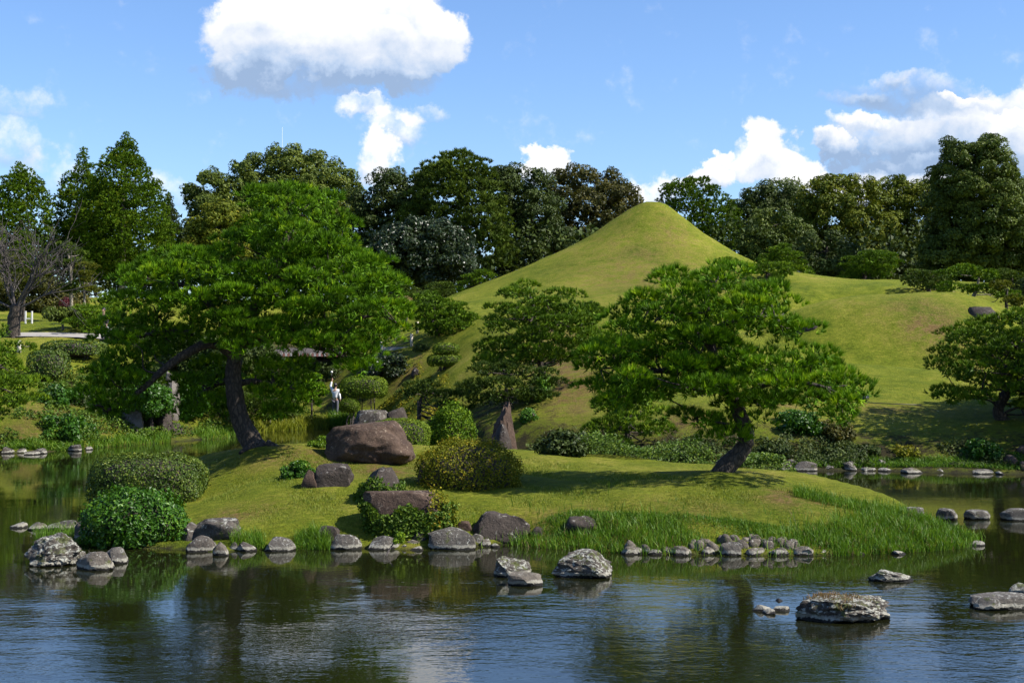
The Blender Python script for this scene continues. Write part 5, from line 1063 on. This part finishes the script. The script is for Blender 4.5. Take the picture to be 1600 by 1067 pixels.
surf_leaves('wideb', lambda c, n: (c[:, 2] < c[:, 2].max() - (.34 + .10 * np.sin(c[:, 0] * 7 + 1)) * c[:, 2].max()) & (n[:, 1] < .6) & (c[:, 2] > .12), 8000, .07, 'creeper', 'creeper_plant', 'small leaved creeper hanging over the wide brown block', lift=.05, tshift=.08)
surf_leaves('wideb', lambda c, n: (c[:, 0] > c[:, 0].max() - .45) & (n[:, 1] < .6), 1400, .06, 'azalea', 'creeper_plant', 'dry reddish creeper at the right end of the wide brown block', lift=.05)
# dry grass on the flat foreground rock
o, V, _f = ROCKS['flatrock']
tp = V[(V[:, 2] > V[:, 2].max() * .62)]; tp = tp[RNG.integers(0, len(tp), 2600)] + RNG.normal(0, .03, (2600, 3)) * [1, 1, .1]
tp = tp[(np.sin(tp[:, 0] * 5.5) + np.sin(tp[:, 1] * 9 + tp[:, 0] * 2) + RNG.normal(0, .4, len(tp))) > .25]
blades('dry_grass', 'tufts of dry straw coloured grass growing on the flat rock', tp[::2], .07, .012, 'straw', .9)
# ------------------------------------------------------------ grasses
def shoreline_pts(a, b, n, w, jitter=0):
    """n ground points within w metres of the waterline between two pixel columns of the island's front shore"""
    P = []
    for x in RNG.uniform(a, b, n):
        P.append(x)
    return P
def grass_patch(n, poly, h, w, mat, name, label, lean=.35, tshift=0, dmin=0, clump=0.0):
    P = scatter_on(n, poly, dmin=dmin)
    if clump:
        k = np.array([mnoise.noise(Vector((p[0] * 2.3, p[1] * 2.3, 3))) for p in P]) > (clump - .5) * .8; P = P[k]
    return blades(name, label, P, h, w, mat, lean, tshift=tshift)
ib = [(290, 848), (330, 752), (400, 708), (470, 702), (600, 709), (700, 709), (820, 714), (950, 726), (1060, 744), (1240, 766), (1330, 786), (1420, 812), (1524, 845), (1500, 864), (1300, 874), (1000, 872), (850, 866), (700, 864), (560, 864), (400, 866), (200, 866), (290, 820)]
P = scatter_on(100000, ib)
blades('turf', 'short mown turf covering the island', P, .045, .013, 'turf', .8, tvar=.3)
P = scatter_on(3600, [(800, 842), (860, 836), (960, 838), (1060, 838), (1120, 846), (1060, 866), (960, 868), (870, 866), (800, 860)], jit=.8)
blades('long_grass', 'long green grass along the front shore left of the stone row', P, .26, .016, 'grass', .4)
P = scatter_on(8500, [(1190, 850), (1240, 840), (1320, 824), (1380, 806), (1410, 810), (1500, 838), (1526, 846), (1500, 864), (1400, 872), (1310, 870), (1290, 856), (1200, 852)], jit=.6)
blades('long_grass', 'tall bright grass covering the pointed tip of the island', P, .26, .015, 'grass', .4)
blades('dead_grass', 'pale dead stems mixed into the long grass of the island', np.concatenate([scatter_on(700, [(1240, 842), (1320, 824), (1410, 810), (1500, 838), (1480, 862), (1300, 870)], jit=.5), scatter_on(350, [(800, 842), (860, 820), (1060, 838), (1060, 866), (870, 866)], jit=.5)]), .24, .011, 'straw', .9)
P = scatter_on(2600, [(1240, 768), (1330, 784), (1400, 802), (1500, 836), (1490, 842), (1400, 812), (1320, 796), (1240, 778)])
blades('long_grass', 'fringe of long grass along the back edge of the island tip', P, .20, .013, 'grass', .4)
for (x0, x1, n, lab) in [(462, 516, 900, 'bright clump of grass between front shore stones'), (385, 414, 350, 'small grass clump left of the flat topped grey stone'), (360, 386, 160, 'sparse grass by the striped cone stone')]:
    P = scatter_on(n, [(x0, 850), (x0 + 8, 840), (x1 - 8, 840), (x1, 850), (x1, 860), (x0, 860)])
    blades('long_grass', lab, P, .26, .013, 'grass', .45)
P = scatter_on(9000, [(800, 838), (900, 800), (1050, 806), (1200, 822), (1240, 830), (1200, 845), (1000, 842), (860, 838)])
blades('rough_grass', 'rough mixed grass and weeds above the front shore', P, .10, .014, 'grass', .7, tshift=-.1, tvar=.3)
P = scatter_on(500, [(62, 842), (80, 828), (120, 820), (126, 835), (80, 850)]) if False else np.stack([RNG.uniform(*sorted((W(58, 835, 31)[0], W(122, 835, 31)[0])), 420), RNG.uniform(30.6, 31.6, 420), np.full(420, .02)], 1)
blades('long_grass', 'tufts of grass behind the lichen whitened boulder', P, .26, .012, 'grass', .5)
P = scatter_on(4200, [(130, 704), (200, 698), (300, 690), (390, 682), (400, 672), (300, 676), (200, 686), (140, 692)], dmin=50)
P = P[np.array([mnoise.noise(Vector((q[0] * .5, q[1] * .3, 9))) for q in P]) > -.22]
blades('shore_reeds', 'green reeds along the left shore under the big pine', P, .32, .03, 'grass', .35, tshift=.1)
P = scatter_on(5200, [(395, 680), (430, 674), (516, 670), (512, 656), (440, 656), (400, 664)], dmin=52)
blades('shore_reeds', 'sunlit yellow green reeds on the far shore behind the trunk', P, .42, .035, 'reed', .35)
P = scatter_on(1500, [(505, 668), (515, 654), (560, 652), (556, 664), (520, 668)], dmin=52)
blades('shore_reeds', 'dark green grass at the feet of the person in white', P, .45, .03, 'grass', .35, tshift=-.1)
P = scatter_on(4500, [(0, 702), (20, 690), (70, 690), (130, 694), (130, 702), (60, 704)], dmin=50)
blades('bank_weeds', 'dry and green weeds on the left bank above the shore stones', P, .22, .04, 'grass', .9, tshift=.0, tvar=.35)
P = scatter_on(6000, [(1240, 734), (1400, 734), (1600, 738), (1640, 738), (1640, 700), (1500, 716), (1300, 712), (1240, 716)], dmin=42)
blades('bank_weeds', 'weeds and grass on the shaded right bank', P, .18, .03, 'grass', .8, tshift=-.15, tvar=.3)
# ivy ground cover behind the island ridge
P = np.concatenate([scatter_on(9000, [(850, 726), (900, 711), (1000, 710), (1080, 716), (1110, 730), (1060, 740), (950, 728)], dmin=42),
                    scatter_on(1, [(0, 0), (1, 0), (0, 1)], dmin=0)[:0]])
def ivy(name, label, x0, x1, yl, yr, d0, d1, n, hmax, mat='creeper', leaf=.085):
    X = RNG.uniform(0, 1, n); D = RNG.uniform(d0, d1, n); px = x0 + (x1 - x0) * X
    xx = np.array([W(a, 700, b)[0] for a, b in zip(px, D)]); z = np.maximum(terr(xx, D), 0) + hmax * (.35 + .65 * RNG.uniform(size=n)) * (.75 + .35 * np.sin(xx * 2.1 + D)) * np.sqrt(np.clip(1 - (2 * X - 1) ** 2, 0.05, 1)) ** .5
    N = nrm(np.array([0, -.25, 1]) + unit(n) * .7); bag = Bag(); bag.add(leaf_geo(np.stack([xx, D, z], 1), N, leaf * RNG.uniform(.7, 1.4, n), .65), np.clip(.5 + RNG.normal(0, .22, n), 0, 1))
    o = bag.build(name, M[mat]); info(o, label, None, None, 'stuff')
ivy('ivy_ground_cover', 'ivy ground cover behind the island ridge left of the right pine', 880, 1130, 0, 0, 40.2, 45.5, 13000, .75)
ivy('ivy_ground_cover', 'ivy ground cover behind the island ridge right of the right pine', 1150, 1246, 0, 0, 37, 40.5, 5000, .42)
print('island', round(time.time() - T0, 1))
# ------------------------------------------------------------ built things
M['wood_post'] = plain_mat('weathered_post_wood', (0.16, 0.095, 0.07), .8, .35, 9)
M['wood_dark'] = plain_mat('dark_stained_beam', (0.045, 0.028, 0.020), .8, .3, 9)
M['wood_end'] = plain_mat('white_painted_log_end', (0.62, 0.60, 0.54), .7, .1, 9)
M['tile_red'] = plain_mat('rusty_tile_end', (0.32, 0.13, 0.10), .7, .25, 14)
M['tile_pale'] = plain_mat('pale_tile_end', (0.52, 0.47, 0.42), .7, .2, 14)
M['thatch'] = plain_mat('grey_bark_roof', (0.055, 0.042, 0.036), .9, .35, 22)
M['stone_post'] = plain_mat('pale_fence_post', (0.42, 0.37, 0.30), .85, .25, 12)
M['rope'] = plain_mat('dark_rope', (0.05, 0.045, 0.035), .9, .3, 20)
M['white_wall'] = plain_mat('white_plaster', (0.70, 0.66, 0.62), .8, .08, 4)
M['shirt'] = plain_mat('white_shirt_cloth', (0.80, 0.80, 0.80), .8, .05, 12)
M['trouser'] = plain_mat('grey_trouser_cloth', (0.10, 0.10, 0.13), .85, .2, 12)
M['blackcloth'] = plain_mat('black_cloth', (0.015, 0.014, 0.014), .9, .2, 12)
M['hair'] = plain_mat('black_hair', (0.012, 0.009, 0.008), .5, .2, 30)
M['skin'] = plain_mat('skin', (0.45, 0.27, 0.19), .55, .08, 12)
M['blackmetal'] = plain_mat('black_metal', (0.012, 0.012, 0.012), .4, .2, 12)
M['mast'] = plain_mat('pale_mast_metal', (0.55, 0.57, 0.60), .5, .1, 2)
M['gravel'] = plain_mat('pale_gravel', (0.27, 0.25, 0.22), .95, .25, 6)
def solid(name, VF, mat, parent=None, smooth=False): return mesh_np(name, VF[0], VF[1], M[mat], parent, smooth=smooth)
def cyl(p0, p1, r, sides=12, r1=None):
    """closed cylinder as quads"""
    p0 = np.array(p0, float); p1 = np.array(p1, float); V, F_ = tube([p0, p1], [r, r if r1 is None else r1], sides)
    n = len(V); V = np.vstack([V, p0, p1]); i = np.arange(0, sides, 2)
    a = np.stack([np.full(len(i), n), (i + 2) % sides, (i + 1) % sides, i], 1); b = np.stack([np.full(len(i), n + 1), sides + i, sides + (i + 1) % sides, sides + (i + 2) % sides], 1)
    return V, np.vstack([F_, a, b])
def pavilion():
    d = RD(99.0); pL = W(487, 642, d); pR = W(533, 600, d); zg = tz(pL[0], d); s = d / FPX
    root = thing('garden_pavilion', 'dark timber pavilion with tiled roof edge and white log ends behind the pine', 'pavilion', (pL[0] + 1, d, zg))
    for (x, y0, dd) in [(487, 648, 0), (533, 640, 0), (508, 640, 2.6), (460, 640, 2.6), (446, 648, 0)]:
        p = W(x, y0, d + dd); g = tz(p[0], d + dd); t = W(x, 568, d)
        solid('post', cyl((p[0], d + dd, min(g, p[2]) - .1), (p[0], d + dd, t[2] + .3), .13), 'wood_post', root, True)
    zb = W(487, 566, d)[2]; x0 = W(436, 560, d)[0]; x1 = W(552, 560, d)[0]
    for dd, zz in [(0, 0), (2.6, 0)]:
        solid('beam', box(((x0 + x1) / 2, d + dd, zb + .02), (x1 - x0, .2, .26)), 'wood_dark', root)
    for x in (446, 491, 537):
        p = W(x, 559, d); l = solid('cross_log', cyl((p[0], d - .55, p[2]), (p[0], d + 3.2, p[2]), .17), 'wood_dark', root, True)
        e = solid('log_end', cyl((p[0], d - .57, p[2]), (p[0], d - .548, p[2]), .165), 'wood_end', None, True); e.parent = l
        e.data.transform(Matrix.Translation(-root.location)); 
    for x, yy in ((487, 579), (487, 644), (533, 590), (536, 600), (532, 605), (533, 570)):
        p = W(x, yy, d); solid('bolt_cap', cyl((p[0] + .05, d - .17, p[2]), (p[0] + .05, d - .135, p[2]), .045), 'wood_end', root, True)
    ze = W(490, 553, d)[2]; zr = ze + .38; yf = d - 1.0; yb = d + 3.6; ym = (yf + yb) / 2
    V = np.array([[x0 - .3, yf, ze], [x1 + .3, yf, ze], [x1 + .3, ym, zr], [x0 - .3, ym, zr], [x0 - .3, yb, ze], [x1 + .3, yb, ze]])
    V2 = V + [0, 0, -.16]; F_ = [[0, 1, 2, 3], [3, 2, 5, 4], [6, 9, 8, 7], [9, 10, 11, 8], [0, 6, 7, 1], [4, 5, 11, 10], [0, 3, 9, 6], [3, 4, 10, 9], [1, 7, 8, 2], [2, 8, 11, 5]]
    solid('roof', (np.vstack([V, V2]), np.array(F_)), 'thatch', root)
    n = 34
    for i in range(n):
        x = x0 - .2 + (x1 - x0 + .4) * (i + .5) / n; m = 'tile_pale' if i % 2 else 'tile_red'
        solid('tile_end', box((x, yf - .03, ze - .06 + (.02 if i % 2 else 0)), ((x1 - x0 + .4) / n * .9, .12, .20)), m, root)
    solid('dark_backing', box((W(500, 600, d + 2.9)[0], d + 3.0, (W(500, 600, d + 3)[2] + zb) / 2 + .1), (3.4, .08, zb - W(500, 600, d + 3)[2] + .2)), 'wood_dark', root)  # board added to make the space under the roof dark
    # sloping stair rail
    a = W(505, 654, d - 1); b = W(521, 642, d - 1)
    for q in (0, .22): solid('stair_rail', cyl(a + [0, 0, q], b + [.0, 0, q], .04), 'wood_dark', root)
pavilion()
def fence():
    d = RD(93.0); xs = [(596, 551, 532), (621, 552, 533), (643, 553, 534), (652, 545, 531)]
    p = W(596, 551, d); root = thing('rope_fence', 'low fence of pale posts and dark rope at the top of the slope', 'fence', (p[0], d, tz(p[0], d)))
    tops = []
    for i, (x, yb, yt) in enumerate(xs):
        dd = d + (3 if i in (1, 3) else 0); q = W(x, yb, dd); g = tz(q[0], dd); h = W(x, yt, dd)[2]
        h = max(h, g + .7); solid('post', cyl((q[0], dd, g - .1), (q[0], dd, h), .09), 'stone_post' if i != 1 else 'wood_dark', root, True); tops.append((q[0], dd, h))
    for a, b in ((0, 1), (1, 3), (0, 2)):
        for k in (.12, .45):
            A = np.array(tops[a]) - [0, 0, k]; B = np.array(tops[b]) - [0, 0, k]; solid('rope', tube([A, (A + B) / 2 - [0, 0, .06], B], [.025] * 3, 5), 'rope', root, True)
    solid('edging_stone', box((W(618, 550, d)[0], d + .2, tz(W(618, 550, d)[0], d) + .02), (2.2, .5, .2)), 'gravel', root)
fence()
def lfence():
    d = RD(79.0); p = W(30, 562, d); g = tz(p[0], d); root = thing('rope_fence', 'single stone post with sagging rope on the left lawn', 'fence', (p[0], d, g))
    solid('post', cyl((p[0], d, g - .1), (p[0], d, g + .62), .1), 'stone_post', root, True); q = W(52, 545, d + 2)
    solid('rope', tube([(p[0], d, g + .5), ((p[0] + q[0]) / 2, d + 1, (g + .5 + q[2]) / 2 - .05), (q[0], d + 2, q[2] + .25)], [.025] * 3, 5), 'rope', root, True)
lfence()
def post():
    d = RD(72.0); p = W(655, 655, d); g = tz(p[0], d); o = solid('wooden_post', cyl((0, 0, 0), (0, 0, .95), .09), 'wood_dark', None, True); o.location = (p[0], d, max(g - .1, p[2] - .1))
    info(o, 'thin dark post standing under the long dark pine bough', 'post')
post()
def path():
    xs = np.linspace(W(18, 528, RD(88))[0], W(175, 528, RD(88))[0], 40); V = []
    for x in xs:
        for y in (RD(88) - 1, RD(88), RD(88) + 1): V.append((x, y, tz(x, y) + .05))
    F_ = [[i * 3 + j, i * 3 + 3 + j, i * 3 + 4 + j, i * 3 + 1 + j] for i in range(39) for j in (0, 1)]
    o = mesh_np('path', np.array(V), np.array(F_), M['gravel'], None); o['kind'] = 'structure'; o['label'] = 'pale gravel path below the long low hedge'
path()
def bench():
    d = RD(96); p = W(45, 514, d); g = tz(p[0], d); root = thing('low_stand', 'small white and green stand with two uprights on the far left lawn', 'stand', (p[0], d, g))
    for i, x in enumerate((40, 50)):
        q = W(x, 510, d); solid('upright', box((q[0], d, g + .38), (.08, .08, .76)), 'white_wall', root)
    solid('crossbar', box((p[0], d, g + .3), (.5, .05, .06)), 'white_wall', root)
bench()
def buildings():
    for (x0, x1, y0, y1, d, lab) in [(-40, 12, 392, 440, 185, 'pale building glimpsed behind the trees at the left edge'), (1268, 1290, 428, 446, 138, 'small white wall glimpsed between the conical pine and the wood')]:
        a = W(x0, y1, d); b = W(x1, y0, d); root = thing('white_building', lab, 'building', ((a[0] + b[0]) / 2, d, a[2] - 1))
        w = b[0] - a[0]; h = b[2] - a[2] + 1; cx = (a[0] + b[0]) / 2
        solid('wall', box((cx, d + 2, a[2] - 1 + h / 2), (w, 4, h)), 'white_wall', root); solid('roof', box((cx, d + 2, b[2] + .1), (w + .5, 4.5, .2)), 'thatch', root)
        for k in range(max(1, int(w / 1.6))): solid('window', box((a[0] + .9 + k * 1.5, d - .01, b[2] - 1.0), (.6, .06, .8)), 'blackcloth', root)
buildings()
for (x, yt, yb, lab) in [(441, 199, 245, 'thin pale radio mast above the wide dome tree'), (582, 250, 285, 'thin mast rising by the dark evergreen under the cloud')]:
    d = 420; a = W(x, yb + 60, d); b = W(x, yt, d); root = thing('radio_mast', lab, 'mast', (a[0], d, 9))
    solid('mast_pole', cyl((a[0], d, 9), (a[0], d, b[2]), .09, 8, .04), 'mast', root, True)
    for q in (.55, .75, .9): zq = 9 + (b[2] - 9) * q; solid('crossarm', box((a[0], d, zq), (1.0, .1, .1)), 'mast', root)
def spot():
    g = G(1350, 630); p = g; root = thing('garden_spotlight', 'small black round spotlight with cable on the sunny lawn', 'spotlight', p)
    solid('lamp_housing', cyl(p + [-.1, -.12, .16], p + [.14, .16, .22], .15, 14, .12), 'blackmetal', root, True)
    solid('bracket', box(p + [0, 0, .06], (.2, .08, .14)), 'blackmetal', root)
    q = G(1440, 634); solid('cable', tube([p + [0, 0, .03], (p + q) / 2 + [0, -.2, .02], q + [0, 0, .02]], [.018] * 3, 5), 'blackmetal', root)
    q = G(1334, 632); solid('cable', tube([p + [0, 0, .03], q + [0, 0, .03]], [.03, .03], 5), 'blackmetal', root)
spot()

# ------------------------------------------------------------ people
def skin_mesh(name, verts, edges, radii, mat, root, rootv=0, sub=2):
    me = bpy.data.meshes.new(name); me.from_pydata([tuple(v) for v in verts], edges, []); ob = newobj(name, me)
    ob.modifiers.new('s', 'SKIN'); sv = me.skin_vertices[0].data
    for i, r in enumerate(radii): sv[i].radius = (r, r) if not isinstance(r, tuple) else r; sv[i].use_root = (i == rootv)
    m = ob.modifiers.new('u', 'SUBSURF'); m.levels = sub; m.render_levels = sub
    dg = bpy.context.evaluated_depsgraph_get(); dg.update(); nm = bpy.data.meshes.new_from_object(ob.evaluated_get(dg)); nm.name = name
    bpy.data.objects.remove(ob); nm.materials.clear(); nm.materials.append(M[mat]); nm.polygons.foreach_set('use_smooth', [True] * len(nm.polygons))
    o = newobj(name, nm); o.parent = root; return o
def person(label, base, rz, S=1.0, arm_up=True, top='shirt', low='trouser', props=True, hat=False):
    root = thing('person', label, 'person', base); root.rotation_euler = (0, 0, rz); root.scale = (S, S, S)
    # local frame: figure faces +Y, x to its right
    sh = 1.40; hip = .90
    L = {}
    if arm_up: armL = [(-.19, 0, sh), (-.30, .04, 1.62), (-.24, .08, 1.90)]
    else: armL = [(-.19, 0, sh), (-.25, -.02, 1.12), (-.24, .06, .88)]
    armR = [(.19, 0, sh), (.25, -.02, 1.12), (.26, .06, .86)]
    V = [(0, 0, hip), (0, -.01, 1.12), (0, 0, 1.34), (0, 0, 1.46), (0, .01, 1.56), (0, .015, 1.66), (0, .01, 1.75)]
    R = [(.145, .11), (.125, .10), (.155, .10), .055, .062, .092, .06]; E = [(0, 1), (1, 2), (2, 3), (3, 4), (4, 5), (5, 6)]
    def add(p, r, par): V.append(p); R.append(r); E.append((par, len(V) - 1)); return len(V) - 1
    for arm, sgn in ((armL, -1), (armR, 1)):
        i = add(arm[0], .055, 2); i = add(arm[1], .042, i); i = add(arm[2], .030, i); w = np.array(arm[2]); dr = nrm((w - np.array(arm[1]))[None])[0]
        palm = w + dr * .07; ip = add(tuple(palm), (.032, .018), i)
        for f, ln in enumerate((.062, .075, .070, .055)):
            off = np.array([(f - 1.5) * .019, 0, 0]); a = palm + dr * .03 + off; j = add(tuple(a), .009, ip); b = a + dr * ln * .5 + [0, .008, 0]; j = add(tuple(b), .0085, j); add(tuple(b + dr * ln * .45 + [0, .022, 0]), .0075, j)
        t = w + dr * .04 + np.array([-.035 * sgn, .02, 0]); j = add(tuple(t), .010, i); add(tuple(t + dr * .04 + np.array([-.01 * sgn, .01, 0])), .008, j)
    for sgn in (-1, 1):
        i = add((.09 * sgn, 0, hip - .06), .085, 0); i = add((.10 * sgn, .015, .48), .058, i); i = add((.10 * sgn, -.02, .09), .038, i); add((.11 * sgn, .13, .045), (.038, .028), i)
    skin_mesh('body', V, E, R, 'skin', root)
    # nose, ears and eyes on the head
    for nm_, c, s in (('nose', (0, .112, 1.645), (.03, .04, .045)), ('ear', (-.09, .01, 1.65), (.02, .04, .06)), ('ear', (.09, .01, 1.65), (.02, .04, .06)), ('eye', (-.032, .098, 1.675), (.022, .012, .012)), ('eye', (.032, .098, 1.675), (.022, .012, .012)), ('mouth', (0, .10, 1.60), (.045, .012, .01))):
        Vi, Fi = ico(2); me = bpy.data.meshes.new(nm_); me.from_pydata([tuple(v) for v in Vi * np.array(s) * .5 + c], [], [list(map(int, f)) for f in Fi]); me.materials.append(M['hair' if nm_ in ('eye', 'mouth') else 'skin']); q = newobj(nm_, me); q.parent = root
    # clothing
    V = [(0, 0, .84), (0, -.01, 1.10), (0, 0, 1.34), (0, 0, 1.455), armL[0], armL[1], tuple(np.array(armL[2]) * .92 + np.array(armL[1]) * .08), armR[0], armR[1], tuple(np.array(armR[2]) * .92 + np.array(armR[1]) * .08)]
    E = [(0, 1), (1, 2), (2, 3), (2, 4), (4, 5), (5, 6), (2, 7), (7, 8), (8, 9)]
    skin_mesh('shirt', V, E, [(.185, .145), (.155, .125), (.19, .13), .075, .08, .07, .055, .08, .07, .055], top, root)
    V = [(0, 0, .92), (-.095, 0, .80), (-.105, .012, .46), (-.105, -.015, .14), (.095, 0, .80), (.105, .012, .46), (.105, -.015, .14)]
    skin_mesh('trousers', V, [(0, 1), (1, 2), (2, 3), (0, 4), (4, 5), (5, 6)], [(.165, .13), .11, .085, .065, .11, .085, .065], low, root)
    Vi, Fi = ico(3); hv = Vi * np.array([.105, .115, .125]) + [0, -.008, 1.69]; k = np.array([all((hv[j][1] < .062 or hv[j][2] > 1.73) for j in f) for f in Fi])
    me = bpy.data.meshes.new('hair'); me.from_pydata([tuple(v) for v in hv], [], [list(map(int, f)) for f in Fi[k]]); me.materials.append(M['hair']); q = newobj('hair', me); q.parent = root
    me = bpy.data.meshes.new('belt_strap'); Vb, Fb = tube([(-.17, .0, 1.0), (0, -.145, .99), (.17, 0, 1.0), (0, .145, .99), (-.17, 0, 1.0)], [.018] * 5, 5)
    me.from_pydata([tuple(v) for v in Vb], [], [list(map(int, f)) for f in Fb]); me.materials.append(M['blackcloth']); q = newobj('belt', me); q.parent = root
    for sgn in (-1, 1):
        Vb, Fb = box((.108 * sgn, .05, .05), (.10, .27, .10)); me = bpy.data.meshes.new('shoe'); me.from_pydata([tuple(v) for v in Vb], [], Fb.tolist()); me.materials.append(M['shirt' if props else 'blackcloth']); q = newobj('shoe', me); q.parent = root
        b = q.modifiers.new('b', 'BEVEL'); b.width = .03; b.segments = 2
    return root
PD = 79.5; pp = W(524, 657, PD); gz = tz(pp[0], PD)
person('person in white long sleeved shirt and grey trousers raising one arm', (pp[0], PD, gz), math.radians(-12), 1.0)
hw = np.array([pp[0], PD, gz]) + [-.22, .1, 1.95]
r_ = thing('whisk', 'thin dark stick with white tip held up by the person', 'stick', hw)
solid('handle', cyl(hw, hw + [.0, 0, .42], .018, 8), 'blackmetal', r_, True); Vi, Fi = ico(2); mesh_np('white_tip', Vi * .07 + hw + [0, 0, .46], Fi, M['wood_end'], r_, smooth=True)
QD = RD(86); p2_ = W(162, 535, QD); person('person in black clothes standing beside the dome pine on the left', (p2_[0], QD, tz(p2_[0], QD)), math.radians(160), 1.0, False, 'blackcloth', 'blackcloth', False)
b_ = W(170, 515, QD); r_ = thing('white_bag', 'small white bag carried beside the person in black', 'bag', (b_[0], QD, b_[2] - .2))
Vi, Fi = ico(3); mesh_np('bag_body', Vi * [.22, .12, .2] + np.array([b_[0], QD, b_[2]]), Fi, M['shirt'], r_, smooth=True)
solid('handle', tube([(b_[0] - .1, QD, b_[2] + .15), (b_[0], QD, b_[2] + .3), (b_[0] + .1, QD, b_[2] + .15)], [.012] * 3, 5), 'blackcloth', r_, True)
tt = sum(len(o.data.loops) // 3 if o.data and len(o.data.polygons) and len(o.data.loops) == 3 * len(o.data.polygons) else len(o.data.polygons) * 2 for o in scene.objects if o.type == 'MESH')
print('triangles about', tt, 'objects', len(scene.objects), 'time', round(time.time() - T0, 1))

_c = sorted(((len(o.data.polygons) * (2 if o.data.polygons and o.data.polygons[0].loop_total == 4 else 1), (o.parent or o).name) for o in scene.objects if o.type == 'MESH'), reverse=True)
print('top', _c[:30])
